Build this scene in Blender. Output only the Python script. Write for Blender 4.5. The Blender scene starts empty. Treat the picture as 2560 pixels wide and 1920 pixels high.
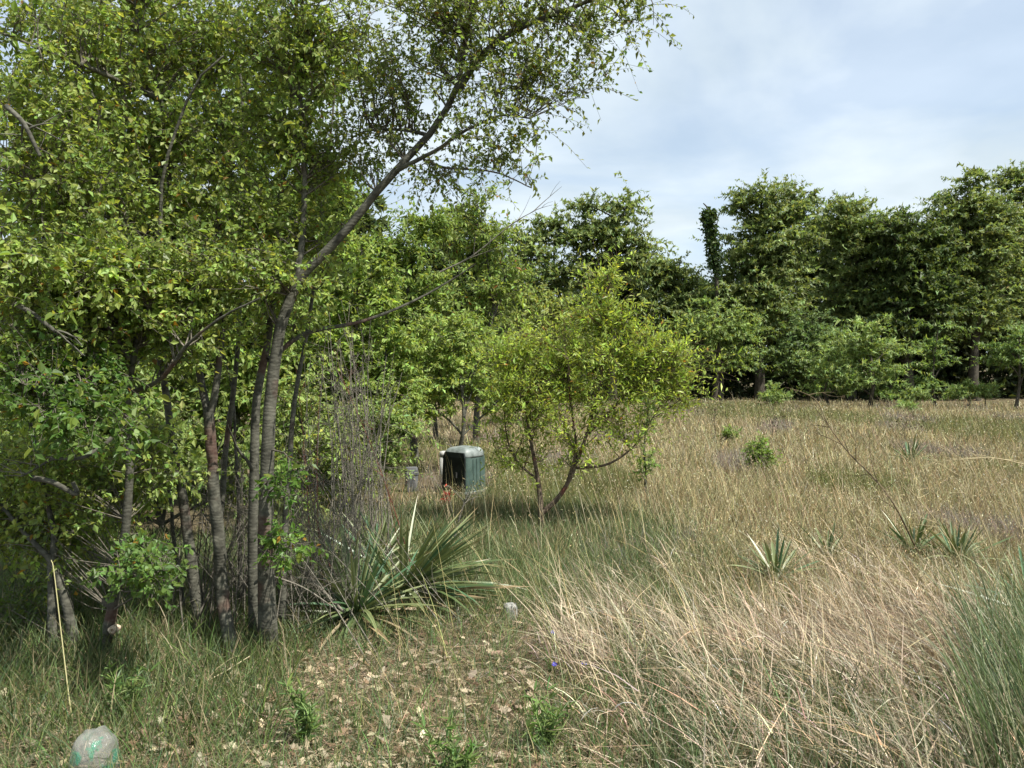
import bpy, math
import numpy as np

# ------------------------------------------------------------------ camera, sky, sun, exposure
sc = bpy.context.scene
COL = sc.collection
CAMZ, F, CX, CY = 1.55, 1920.0, 1280.0, 960.0      # F, CX, CY in pixels of the 2560 x 1920 photograph
PITCH = math.atan(50 / F)
cd = bpy.data.cameras.new('camera'); cam = bpy.data.objects.new('camera', cd); COL.objects.link(cam)
cam.location = (0, 0, CAMZ); cam.rotation_euler = (math.pi / 2 - PITCH, 0, 0)
cd.sensor_width = 36; cd.lens = 36 * F / 2560; cd.clip_start = 0.05; cd.clip_end = 3000
sc.camera = cam

SUN_EL, SUN_AZ = math.radians(57), math.atan2(0.82, -0.50)     # azimuth measured from +Y towards +X
w = bpy.data.worlds.new('World'); sc.world = w; w.use_nodes = True
nt = w.node_tree; nt.nodes.clear()
def N(t, **k):
    n = nt.nodes.new(t)
    for a, b in k.items(): setattr(n, a, b)
    return n
L = lambda a, b: nt.links.new(a, b)
out = N('ShaderNodeOutputWorld'); mixs = N('ShaderNodeMixShader')
bg1, bg2 = N('ShaderNodeBackground'), N('ShaderNodeBackground')
sky = N('ShaderNodeTexSky', sky_type='NISHITA', sun_disc=False, sun_elevation=SUN_EL, sun_rotation=SUN_AZ)
sky.air_density = 1.0; sky.dust_density = 1.2; sky.ozone_density = 1.4
L(sky.outputs[0], bg1.inputs[0]); bg1.inputs[1].default_value = 0.105
tc = N('ShaderNodeTexCoord'); sep = N('ShaderNodeSeparateXYZ'); L(tc.outputs['Generated'], sep.inputs[0])
zc = N('ShaderNodeMath', operation='MAXIMUM'); L(sep.outputs[2], zc.inputs[0]); zc.inputs[1].default_value = 0.0
za = N('ShaderNodeMath', operation='ADD'); L(zc.outputs[0], za.inputs[0]); za.inputs[1].default_value = 0.16
dx = N('ShaderNodeMath', operation='DIVIDE'); L(sep.outputs[0], dx.inputs[0]); L(za.outputs[0], dx.inputs[1])
dy = N('ShaderNodeMath', operation='DIVIDE'); L(sep.outputs[1], dy.inputs[0]); L(za.outputs[0], dy.inputs[1])
cmb = N('ShaderNodeCombineXYZ'); L(dx.outputs[0], cmb.inputs[0]); L(dy.outputs[0], cmb.inputs[1])
nz = N('ShaderNodeTexNoise'); L(cmb.outputs[0], nz.inputs['Vector'])
nz.inputs['Scale'].default_value = 0.95; nz.inputs['Detail'].default_value = 7; nz.inputs['Roughness'].default_value = 0.52
nz.inputs['Distortion'].default_value = 0.5
rp = N('ShaderNodeValToRGB'); L(nz.outputs[0], rp.inputs[0])
rp.color_ramp.elements[0].position = 0.40; rp.color_ramp.elements[0].color = (.56, .56, .56, 1)
rp.color_ramp.elements[1].position = 0.56; rp.color_ramp.elements[1].color = (1, 1, 1, 1)
nz2 = N('ShaderNodeTexNoise'); L(cmb.outputs[0], nz2.inputs['Vector'])
nz2.inputs['Scale'].default_value = 1.7; nz2.inputs['Detail'].default_value = 6
rp2 = N('ShaderNodeValToRGB'); L(nz2.outputs[0], rp2.inputs[0])
rp2.color_ramp.elements[0].position = 0.35; rp2.color_ramp.elements[0].color = (.60, .70, .77, 1)
rp2.color_ramp.elements[1].position = 0.65; rp2.color_ramp.elements[1].color = (.79, .88, .94, 1)
L(rp2.outputs[0], bg2.inputs[0]); bg2.inputs[1].default_value = 0.66
L(rp.outputs[0], mixs.inputs[0]); L(bg1.outputs[0], mixs.inputs[1]); L(bg2.outputs[0], mixs.inputs[2]); L(mixs.outputs[0], out.inputs[0])

sl = bpy.data.lights.new('sun', 'SUN'); sun = bpy.data.objects.new('sun', sl); COL.objects.link(sun)
sl.energy = 5.0; sl.angle = math.radians(0.6); sl.color = (1, .955, .87)
sun.rotation_euler = (math.pi / 2 - SUN_EL, 0, math.pi - SUN_AZ)
sun.location = (20, -5, 40)

sc.view_settings.view_transform = 'Standard'; sc.view_settings.look = 'None'
sc.view_settings.exposure = 0.85; sc.view_settings.gamma = 1; sc.view_settings.use_curve_mapping = False
sc.render.engine = 'CYCLES'
cy = sc.cycles
cy.max_bounces = 7; cy.diffuse_bounces = 4; cy.glossy_bounces = 2; cy.transmission_bounces = 5; cy.transparent_max_bounces = 4
cy.use_denoising = True; cy.denoiser = 'OPENIMAGEDENOISE'
cy.denoising_input_passes = 'RGB_ALBEDO_NORMAL'; cy.denoising_prefilter = 'ACCURATE'
cy.caustics_reflective = False; cy.caustics_refractive = False; cy.sample_clamp_indirect = 6

# ------------------------------------------------------------------ helpers
rng = np.random.default_rng(7)
R = rng.random
def U(a, b, n=None): return rng.uniform(a, b, n)
def unit(v):
    v = np.asarray(v, float); return v / np.maximum(np.linalg.norm(v, axis=-1, keepdims=True), 1e-9)
def Pw(u, v, Y):
    """world point on the photograph's pixel (u, v) at depth Y in front of the camera"""
    x = (u - CX) / F; y = (CY - v) / F
    d = np.array([x, math.cos(PITCH) + y * math.sin(PITCH), -math.sin(PITCH) + y * math.cos(PITCH)])
    return np.array([0, 0, CAMZ]) + d * (Y / d[1])
def proj(p):
    p = np.asarray(p, float) - np.array([0, 0, CAMZ])
    fy = p[..., 1] * math.cos(PITCH) - p[..., 2] * math.sin(PITCH)
    uy = p[..., 1] * math.sin(PITCH) + p[..., 2] * math.cos(PITCH)
    fy = np.maximum(fy, 1e-3)
    return CX + F * p[..., 0] / fy, CY - F * uy / fy, fy
def gh(x, y):
    """height of the ground"""
    x = np.asarray(x, float); y = np.asarray(y, float)
    return 0.035 * np.sin(x * .9 + 1.3) * np.cos(y * .7) + 0.02 * np.sin(x * 2.3 + y * 1.7) + 0.05 * np.sin(x * .21 + y * .17 + 2)
def ground_pt(u, Y):
    x = (u - CX) / F * Y; return np.array([x, Y, float(gh(x, Y))])

def setp(o, label=None, cat=None, group=None, kind=None):
    for k, v in (('label', label), ('category', cat), ('group', group), ('kind', kind)):
        if v: o[k] = v
    return o
def thing(name, loc, label, cat, group=None):
    o = bpy.data.objects.new(name, None); COL.objects.link(o); o.location = [float(c) for c in loc]
    o.empty_display_size = .2
    return setp(o, label, cat, group)

class MB:
    """collects vertices, faces and per-vertex colours, then links them as one mesh object"""
    def __init__(s): s.v, s.f, s.c, s.n = [], [], [], 0
    def add(s, v, f, c=None):
        v = np.asarray(v, float).reshape(-1, 3)
        s.v.append(v); s.f.append(np.asarray(f, int) + s.n); s.n += len(v)
        c = np.ones((len(v), 3)) if c is None else np.broadcast_to(np.asarray(c, float), (len(v), 3))
        s.c.append(c)
    def mesh(s, name, mat, origin=(0, 0, 0), smooth=False):
        v = np.concatenate(s.v) - np.asarray(origin, float); c = np.concatenate(s.c)
        me = bpy.data.meshes.new(name)
        me.vertices.add(len(v)); me.vertices.foreach_set('co', v.astype(np.float32).ravel())
        loops = np.concatenate([f.ravel() for f in s.f])
        sizes = np.concatenate([np.full(len(f), f.shape[1]) for f in s.f])
        me.loops.add(len(loops)); me.loops.foreach_set('vertex_index', loops.astype(np.int32))
        me.polygons.add(len(sizes)); me.polygons.foreach_set('loop_start', (np.cumsum(sizes) - sizes).astype(np.int32))
        me.polygons.foreach_set('use_smooth', np.full(len(sizes), bool(smooth)))
        a = me.attributes.new('tint', 'FLOAT_COLOR', 'POINT')
        a.data.foreach_set('color', np.hstack([c, np.ones((len(c), 1))]).astype(np.float32).ravel())
        me.update(calc_edges=True)
        if mat: me.materials.append(mat)
        return me
    def build(s, name, mat, parent=None, smooth=False, kind=None):
        org = parent_world(parent)
        o = bpy.data.objects.new(name, s.mesh(name, mat, org, smooth)); COL.objects.link(o)
        if parent: o.parent = parent
        if kind: o['kind'] = kind
        return o
def parent_world(p):
    loc = np.zeros(3)
    while p is not None: loc = loc + np.array(p.location); p = p.parent
    return loc

def smooth_line(pts, k):
    """Catmull-Rom through pts, k samples"""
    p = np.asarray(pts, float)
    if len(p) == 2: return p[0] + (p[1] - p[0]) * np.linspace(0, 1, k)[:, None]
    q = np.vstack([2 * p[0] - p[1], p, 2 * p[-1] - p[-2]])
    t = np.linspace(0, len(p) - 1 - 1e-6, k); i = t.astype(int); f = (t - i)[:, None]
    a, b, c, d = q[i], q[i + 1], q[i + 2], q[i + 3]
    return .5 * (2 * b + (c - a) * f + (2 * a - 5 * b + 4 * c - d) * f ** 2 + (3 * b - a - 3 * c + d) * f ** 3)
def tubes(mb, Pp, Rr, sides, col=None):
    """batch of tapered tubes: Pp (N,k,3), Rr (N,k)"""
    Pp = np.asarray(Pp, float); Rr = np.asarray(Rr, float)
    if Pp.ndim == 2: Pp, Rr = Pp[None], Rr[None]
    n, k, _ = Pp.shape
    T = unit(np.gradient(Pp, axis=1))
    ref = np.where(np.abs(T[:, :1, 2:3]) > .9, np.array([1., 0, 0]), np.array([0, 0, 1.]))
    ref = np.broadcast_to(ref, T.shape)
    A = unit(np.cross(T, ref)); B = np.cross(T, A)
    an = np.arange(sides) / sides * 2 * np.pi
    V = Pp[:, :, None] + Rr[:, :, None, None] * (A[:, :, None] * np.cos(an)[None, None, :, None] + B[:, :, None] * np.sin(an)[None, None, :, None])
    idx = np.arange(n * k * sides).reshape(n, k, sides)
    a = idx[:, :-1]; b = idx[:, 1:]
    f = np.stack([a, np.roll(a, -1, 2), np.roll(b, -1, 2), b], -1).reshape(-1, 4)
    c = None
    if col is not None: c = np.repeat(np.broadcast_to(col, (n, 3)), k * sides, 0)
    mb.add(V, f, c)
def leaves(mb, p, d, nrm, Ln, Wd, col, fine=False, fold=.25, curl=.12):
    """batch of leaf blades: base p, direction d, normal nrm"""
    d = unit(d); s = unit(np.cross(d, nrm)); n = np.cross(s, d)
    Ln = np.broadcast_to(Ln, len(p))[:, None]; Wd = np.broadcast_to(Wd, len(p))[:, None]
    N_ = len(p); i = np.arange(N_)[:, None]
    if fine == 'tri':
        V = np.stack([p - s * Wd * .5, p + s * Wd * .5, p + d * Ln], 1).reshape(-1, 3)
        mb.add(V, i * 3 + np.array([[0, 1, 2]]), np.repeat(col, 3, 0))
    elif fine:
        def q(a, b): return p + d * Ln * a + s * Wd * b * .5 + n * (abs(b) * Wd * fold - Ln * curl * a * a)
        V = np.stack([q(0, 0), q(.28, .85), q(.62, .8), q(1, 0), q(.62, -.8), q(.28, -.85)], 1).reshape(-1, 3)
        f = np.concatenate([i * 6 + np.array([[0, 1, 2, 3]]), i * 6 + np.array([[0, 3, 4, 5]])])
        mb.add(V, f, np.repeat(col, 6, 0))
    else:
        def q(a, b): return p + d * Ln * a + s * Wd * b * .5 + n * (abs(b) * Wd * fold - Ln * curl * a)
        V = np.stack([q(0, 0), q(.45, 1), q(1, 0), q(.45, -1)], 1).reshape(-1, 3)
        f = np.concatenate([i * 4 + np.array([[0, 1, 2]]), i * 4 + np.array([[0, 2, 3]])])
        mb.add(V, f, np.repeat(col, 4, 0))
def tints(n, base, dv=.22, dh=.12, odd=None, podd=0.0):
    """colours around a base colour: value and hue spread; a share podd takes the colour odd"""
    b = np.asarray(base, float)
    c = b * np.exp(rng.normal(0, dv, (n, 1))) * np.exp(rng.normal(0, dh, (n, 3)) * np.array([1, .4, 1]))
    if odd is not None:
        m = R(n) < podd; c[m] = np.asarray(odd) * np.exp(rng.normal(0, .25, (m.sum(), 1)))
    return np.clip(c, .005, .8)
def blades(mb, base, H, az, th0, th1, Wd, col, segs=3, coltip=None):
    """batch of grass blades bending over in direction az from angle th0 to th1 off the vertical"""
    n = len(base); H = np.broadcast_to(H, n); Wd = np.broadcast_to(Wd, n)
    fa = R(n) * 2 * np.pi
    wv = np.stack([np.cos(fa), np.sin(fa), np.zeros(n)], 1)
    hd = np.stack([np.cos(az), np.sin(az), np.zeros(n)], 1)
    p = np.array(base, float); rows = []
    prof = np.linspace(1, .45, segs)
    for k in range(segs):
        rows += [p - wv * (Wd * prof[k] * .5)[:, None], p + wv * (Wd * prof[k] * .5)[:, None]]
        th = th0 + (th1 - th0) * ((k + .5) / segs)
        st = (H / segs)[:, None]
        p = p + hd * np.sin(th)[:, None] * st + np.array([0, 0, 1.]) * np.cos(th)[:, None] * st
    rows.append(p); m = 2 * segs + 1
    V = np.stack(rows, 1).reshape(-1, 3); i = np.arange(n)[:, None] * m
    for k in range(segs - 1):
        mb.v, mb.f  # quads between rows k and k+1
    q = np.concatenate([i + np.array([[2 * k, 2 * k + 1, 2 * k + 3, 2 * k + 2]]) for k in range(segs - 1)]) if segs > 1 else np.zeros((0, 4), int)
    t = i + np.array([[2 * segs - 2, 2 * segs - 1, 2 * segs]])
    ct = col if coltip is None else coltip
    C = np.stack([col + (ct - col) * (k // 2 / segs) for k in range(m)], 1).reshape(-1, 3)
    n0 = mb.n
    mb.add(V, q, C)
    mb.f.append(t + n0)
    return p

# ------------------------------------------------------------------ materials
def mat_new(name):
    m = bpy.data.materials.new(name); m.use_nodes = True; t = m.node_tree; t.nodes.clear()
    o = t.nodes.new('ShaderNodeOutputMaterial')
    def n(ty, **k):
        x = t.nodes.new(ty)
        for a, b in k.items(): setattr(x, a, b)
        return x
    return m, t, o, n, t.links.new
def leaf_mat(name, trans=.52, rough=.45, spec=.4, warm=(1.25, 1.15, .6)):
    m, t, o, n, l = mat_new(name)
    at = n('ShaderNodeAttribute', attribute_name='tint')
    pb = n('ShaderNodeBsdfPrincipled'); pb.inputs['Roughness'].default_value = rough; pb.inputs['Specular IOR Level'].default_value = spec
    tr = n('ShaderNodeBsdfTranslucent'); mx = n('ShaderNodeMixShader'); mx.inputs[0].default_value = trans
    mul = n('ShaderNodeVectorMath', operation='MULTIPLY'); mul.inputs[1].default_value = warm
    l(at.outputs['Color'], pb.inputs['Base Color']); l(at.outputs['Color'], mul.inputs[0]); l(mul.outputs[0], tr.inputs[0])
    l(pb.outputs[0], mx.inputs[1]); l(tr.outputs[0], mx.inputs[2]); l(mx.outputs[0], o.inputs[0])
    return m
def bark_mat(name, a, b, red=0.0, scale=14, redcol=(.13, .035, .025)):
    m, t, o, n, l = mat_new(name)
    pb = n('ShaderNodeBsdfPrincipled'); pb.inputs['Roughness'].default_value = .85; pb.inputs['Specular IOR Level'].default_value = .2
    g = n('ShaderNodeNewGeometry'); mp = n('ShaderNodeMapping'); mp.inputs['Scale'].default_value = (1, 1, .8)
    l(g.outputs['Position'], mp.inputs[0])
    z = n('ShaderNodeTexNoise'); z.inputs['Scale'].default_value = scale; z.inputs['Detail'].default_value = 8; z.inputs['Roughness'].default_value = .65
    l(mp.outputs[0], z.inputs['Vector'])
    r = n('ShaderNodeValToRGB'); r.color_ramp.elements[0].position = .32; r.color_ramp.elements[1].position = .7
    r.color_ramp.elements[0].color = (*a, 1); r.color_ramp.elements[1].color = (*b, 1); l(z.outputs[0], r.inputs[0])
    mp2 = n('ShaderNodeMapping'); mp2.inputs['Scale'].default_value = (1, 1, 1.8); l(g.outputs['Position'], mp2.inputs[0])
    z3 = n('ShaderNodeTexNoise'); z3.inputs['Scale'].default_value = scale * 2.2; z3.inputs['Detail'].default_value = 5; l(mp2.outputs[0], z3.inputs['Vector'])
    r3 = n('ShaderNodeValToRGB'); r3.color_ramp.elements[0].position = .33; r3.color_ramp.elements[1].position = .66
    r3.color_ramp.elements[0].color = (.6, .6, .57, 1); r3.color_ramp.elements[1].color = (1.3, 1.3, 1.25, 1); l(z3.outputs[0], r3.inputs[0])
    m3 = n('ShaderNodeMix', data_type='RGBA', blend_type='MULTIPLY'); m3.inputs[0].default_value = 1; l(r.outputs[0], m3.inputs[6]); l(r3.outputs[0], m3.inputs[7])
    src = m3.outputs[2]
    if red:
        z2 = n('ShaderNodeTexNoise'); z2.inputs['Scale'].default_value = 4.2; z2.inputs['Detail'].default_value = 3; l(g.outputs['Position'], z2.inputs['Vector'])
        r2 = n('ShaderNodeValToRGB'); r2.color_ramp.elements[0].position = .585; r2.color_ramp.elements[1].position = .66
        r2.color_ramp.elements[1].color = (red, red, red, 1); l(z2.outputs[0], r2.inputs[0])
        mx = n('ShaderNodeMix', data_type='RGBA'); mx.inputs[7].default_value = (*redcol, 1)
        l(r2.outputs[0], mx.inputs[0]); l(src, mx.inputs[6]); src = mx.outputs[2]
    at = n('ShaderNodeAttribute', attribute_name='tint'); ml = n('ShaderNodeMix', data_type='RGBA', blend_type='MULTIPLY'); ml.inputs[0].default_value = 1
    l(src, ml.inputs[6]); l(at.outputs['Color'], ml.inputs[7]); l(ml.outputs[2], pb.inputs['Base Color'])
    wv = n('ShaderNodeTexWave', wave_type='BANDS', bands_direction='Z'); wv.inputs['Scale'].default_value = 16; wv.inputs['Distortion'].default_value = 9
    wv.inputs['Detail'].default_value = 3; l(g.outputs['Position'], wv.inputs['Vector'])
    ad = n('ShaderNodeMath', operation='MULTIPLY_ADD'); l(wv.outputs['Fac'], ad.inputs[0]); ad.inputs[1].default_value = .12; l(z.outputs[0], ad.inputs[2])
    bp = n('ShaderNodeBump'); bp.inputs['Strength'].default_value = .7; bp.inputs['Distance'].default_value = .009
    l(ad.outputs[0], bp.inputs['Height']); l(bp.outputs[0], pb.inputs['Normal']); l(pb.outputs[0], o.inputs[0])
    return m
def plain_mat(name, a, b, rough=.5, scale=20, spec=.4, bump=.1, dist=.002):
    m, t, o, n, l = mat_new(name)
    pb = n('ShaderNodeBsdfPrincipled'); pb.inputs['Roughness'].default_value = rough; pb.inputs['Specular IOR Level'].default_value = spec
    g = n('ShaderNodeNewGeometry'); z = n('ShaderNodeTexNoise'); z.inputs['Scale'].default_value = scale; z.inputs['Detail'].default_value = 8
    l(g.outputs['Position'], z.inputs['Vector'])
    r = n('ShaderNodeValToRGB'); r.color_ramp.elements[0].position = .35; r.color_ramp.elements[1].position = .68
    r.color_ramp.elements[0].color = (*a, 1); r.color_ramp.elements[1].color = (*b, 1)
    l(z.outputs[0], r.inputs[0]); l(r.outputs[0], pb.inputs['Base Color'])
    bp = n('ShaderNodeBump'); bp.inputs['Strength'].default_value = bump; bp.inputs['Distance'].default_value = dist
    l(z.outputs[0], bp.inputs['Height']); l(bp.outputs[0], pb.inputs['Normal']); l(pb.outputs[0], o.inputs[0])
    return m
M_leaf = leaf_mat('leaf')
M_leaf_far = leaf_mat('leaf_far', trans=.42, rough=.55, spec=.3)
M_grass = leaf_mat('grass', trans=.3, rough=.5, spec=.3, warm=(1.1, 1.1, .7))
M_dry = leaf_mat('dry_grass', trans=.22, rough=.6, spec=.2, warm=(1.1, 1, .8))
M_yucca = leaf_mat('yucca_leaf', trans=.12, rough=.38, spec=.5)
M_bark = bark_mat('grey_bark', (.045, .044, .036), (.125, .122, .10), red=.3)
M_bark_dark = bark_mat('dark_bark', (.035, .03, .024), (.10, .088, .07), scale=10)
M_twig = bark_mat('bare_twig', (.10, .092, .075), (.22, .20, .17), scale=30)

def ground_mat():
    m, t, o, n, l = mat_new('ground')
    pb = n('ShaderNodeBsdfPrincipled'); pb.inputs['Roughness'].default_value = .95; pb.inputs['Specular IOR Level'].default_value = .1
    g = n('ShaderNodeNewGeometry')
    z = n('ShaderNodeTexNoise'); z.inputs['Scale'].default_value = 1.1; z.inputs['Detail'].default_value = 5; l(g.outputs['Position'], z.inputs['Vector'])
    z2 = n('ShaderNodeTexNoise'); z2.inputs['Scale'].default_value = 38; z2.inputs['Detail'].default_value = 8; z2.inputs['Roughness'].default_value = .7; l(g.outputs['Position'], z2.inputs['Vector'])
    r = n('ShaderNodeValToRGB'); r.color_ramp.elements[0].position = .35; r.color_ramp.elements[1].position = .65
    r.color_ramp.elements[0].color = (.085, .08, .045, 1); r.color_ramp.elements[1].color = (.165, .135, .09, 1); l(z.outputs[0], r.inputs[0])
    r2 = n('ShaderNodeValToRGB'); r2.color_ramp.elements[0].position = .3; r2.color_ramp.elements[1].position = .7
    r2.color_ramp.elements[0].color = (.45, .42, .38, 1); r2.color_ramp.elements[1].color = (1.3, 1.25, 1.2, 1); l(z2.outputs[0], r2.inputs[0])
    ml = n('ShaderNodeMix', data_type='RGBA', blend_type='MULTIPLY'); ml.inputs[0].default_value = 1
    l(r.outputs[0], ml.inputs[6]); l(r2.outputs[0], ml.inputs[7]); l(ml.outputs[2], pb.inputs['Base Color'])
    bp = n('ShaderNodeBump'); bp.inputs['Strength'].default_value = .8; bp.inputs['Distance'].default_value = .03
    l(z2.outputs[0], bp.inputs['Height']); l(bp.outputs[0], pb.inputs['Normal']); l(pb.outputs[0], o.inputs[0])
    return m

# ------------------------------------------------------------------ ground, one sheet out to the horizon
xs = np.concatenate([-np.geomspace(1500, 14, 14), np.linspace(-12, 30, 120), np.geomspace(32, 1500, 13)])
ys = np.concatenate([-np.geomspace(600, 4, 9), np.linspace(-2, 42, 130), np.geomspace(44, 1800, 14)])
gx, gy = np.meshgrid(xs, ys)
gv = np.stack([gx, gy, gh(gx, gy)], -1)
far = np.maximum(np.abs(gx) - 60, gy - 80) > 0
gv[..., 2][far] = 0
ii = np.arange(gx.size).reshape(gx.shape)
mb = MB(); mb.add(gv, np.stack([ii[:-1, :-1], ii[:-1, 1:], ii[1:, 1:], ii[1:, :-1]], -1).reshape(-1, 4))
ground = mb.build('ground', ground_mat(), smooth=True, kind='structure')
setp(ground, 'sandy soil and thatch of the field under the grass', 'ground')

# ------------------------------------------------------------------ tree builder
def px_line(pts, Y, k=14):
    """limb from photograph points (u, v[, dY]) round depth Y"""
    return smooth_line([Pw(q[0], q[1], Y + (q[2] if len(q) > 2 else 0)) for q in pts], k)
def blob_points(blobs, Y, n, shell=.28):
    """n points in ellipsoids given as (u, v, ru, rv[, dY[, weight]]) in photograph pixels"""
    c = np.array([Pw(b[0], b[1], Y + (b[4] if len(b) > 4 else 0)) for b in blobs])
    ra = np.array([[b[2] / F * cc[1], .5 * (b[2] + b[3]) / F * cc[1], b[3] / F * cc[1]] for b, cc in zip(blobs, c)])
    wt = ra.prod(1) ** (2 / 3) * np.array([b[5] if len(b) > 5 else 1 for b in blobs])
    k = rng.choice(len(blobs), n, p=wt / wt.sum())
    d = unit(rng.normal(size=(n, 3))) * (R(n) ** shell)[:, None]
    return c[k] + d * ra[k], d
def bez(S, T, up, jit, k):
    S = np.asarray(S); T = np.asarray(T); n = len(S); dist = np.linalg.norm(T - S, axis=1)
    C = (S + T) / 2 + np.array([0, 0, 1.]) * (dist * up)[:, None] + rng.normal(size=(n, 3)) * (dist * jit)[:, None]
    t = np.linspace(0, 1, k)[None, :, None]
    return (1 - t) ** 2 * S[:, None] + 2 * t * (1 - t) * C[:, None] + t ** 2 * T[:, None]
def nearest_on(limbs, T, lower=.7):
    pts = np.concatenate([l[0][2:] if len(l[0]) > 4 else l[0] for l in limbs]); rad = np.concatenate([l[1][2:] if len(l[0]) > 4 else l[1] for l in limbs])
    D = np.linalg.norm(pts[None] - T[:, None], axis=2) + lower * np.maximum(0, pts[None, :, 2] - T[:, None, 2] + .15)
    D *= U(.85, 1.15, D.shape)
    j = D.argmin(1); return pts[j], rad[j]
def leaf_frames(n, tang, spread=.9, droop=.25, upn=1.0):
    perp = unit(np.cross(tang, rng.normal(size=(n, 3))))
    d = unit(tang * .55 + perp * spread + np.array([0, 0, -1.]) * droop)
    nr = np.array([.28, -.32, 1.]) * upn + rng.normal(size=(n, 3)) * .55
    return d, nr
def grow(limbs, blobs, Y, nsec, ktw, sig, lpt, lw, ll, col, mbw, mbl, fine=False, twig_r=.0022, sec_r=.012, droop=.25,
         odd=None, podd=0., dv=.22, shell=.28, sec_sides=5, keep=None, upn=1.0, geom_twigs=True, puffcol=.12, wood=None, sec_up=.12, lower=.7):
    """secondary branches from the limbs into the crown ellipsoids, twigs round their ends, leaves along the twigs"""
    T, _ = blob_points(blobs, Y, nsec, shell)
    T[:, 2] = np.maximum(T[:, 2], gh(T[:, 0], T[:, 1]) + .12)
    S, rs = nearest_on(limbs, T, lower)
    sec = bez(S, T, sec_up, .17, 8)
    r0 = np.minimum(rs * .6, sec_r)
    tubes(mbw, sec[:, ::2] if False else sec[:, [0, 1, 3, 5, 7]], r0[:, None] * np.linspace(1, .25, 5)[None], 4, wood)
    # twigs
    tt = U(.35, 1, (nsec, ktw)); ti = (tt * 6.999).astype(int); fr = (tt * 6.999 - ti)[..., None]
    ar = np.arange(nsec)[:, None]
    S2 = (sec[ar, ti] * (1 - fr) + sec[ar, np.minimum(ti + 1, 7)] * fr).reshape(-1, 3)
    off = rng.normal(size=(nsec * ktw, 3)) * np.asarray(sig)
    tg = np.repeat(unit(sec[:, -1] - sec[:, -3]), ktw, 0)
    T2 = S2 + off + tg * np.linalg.norm(off, axis=1, keepdims=True) * .5
    T2[:, 2] = np.maximum(T2[:, 2], gh(T2[:, 0], T2[:, 1]) + .05)
    tw = bez(S2, T2, .1, .12, 4)
    if geom_twigs: tubes(mbw, tw, np.full((len(tw), 1), twig_r) * np.linspace(1, .4, 4)[None], 3, wood)
    # leaves
    n = len(tw) * lpt
    t = (np.tile((np.arange(lpt) + .5) / lpt, len(tw)) * .85 + .15 + U(-.03, .03, n)).clip(0, 1) * 2.999
    ti = t.astype(int); fr = (t - ti)[:, None]; a = np.repeat(np.arange(len(tw)), lpt)
    p = tw[a, ti] * (1 - fr) + tw[a, ti + 1] * fr
    tan = unit(tw[a, ti + 1] - tw[a, ti])
    d, nr = leaf_frames(n, tan, droop=droop, upn=upn)
    c = tints(n, col, dv, .1, odd, podd)
    # the leaves of one branch share a shade of green (a property of the branch, not of the light)
    c *= np.exp(rng.normal(0, puffcol, nsec))[np.repeat(np.arange(nsec), ktw * lpt)][:, None]
    s = np.exp(rng.normal(0, .25, n))
    Ln, Wd = ll * s, lw * s * U(.8, 1.2, n)
    if keep is not None:
        m = keep(p); p, d, nr, Ln, Wd, c = p[m], d[m], nr[m], Ln[m], Wd[m], c[m]
    if mbl is not None: leaves(mbl, p, d, nr, Ln, Wd, c, fine)
    return p, d, nr, Ln, Wd, c

def limb_radii(k, r0, r1, pw=1.0): return r1 + (r0 - r1) * (1 - np.linspace(0, 1, k)) ** pw
def flare(r, amt=.5, k=3):
    r = r.copy(); r[:k] *= 1 + amt * (1 - np.arange(k) / k) ** 2; return r

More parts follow.
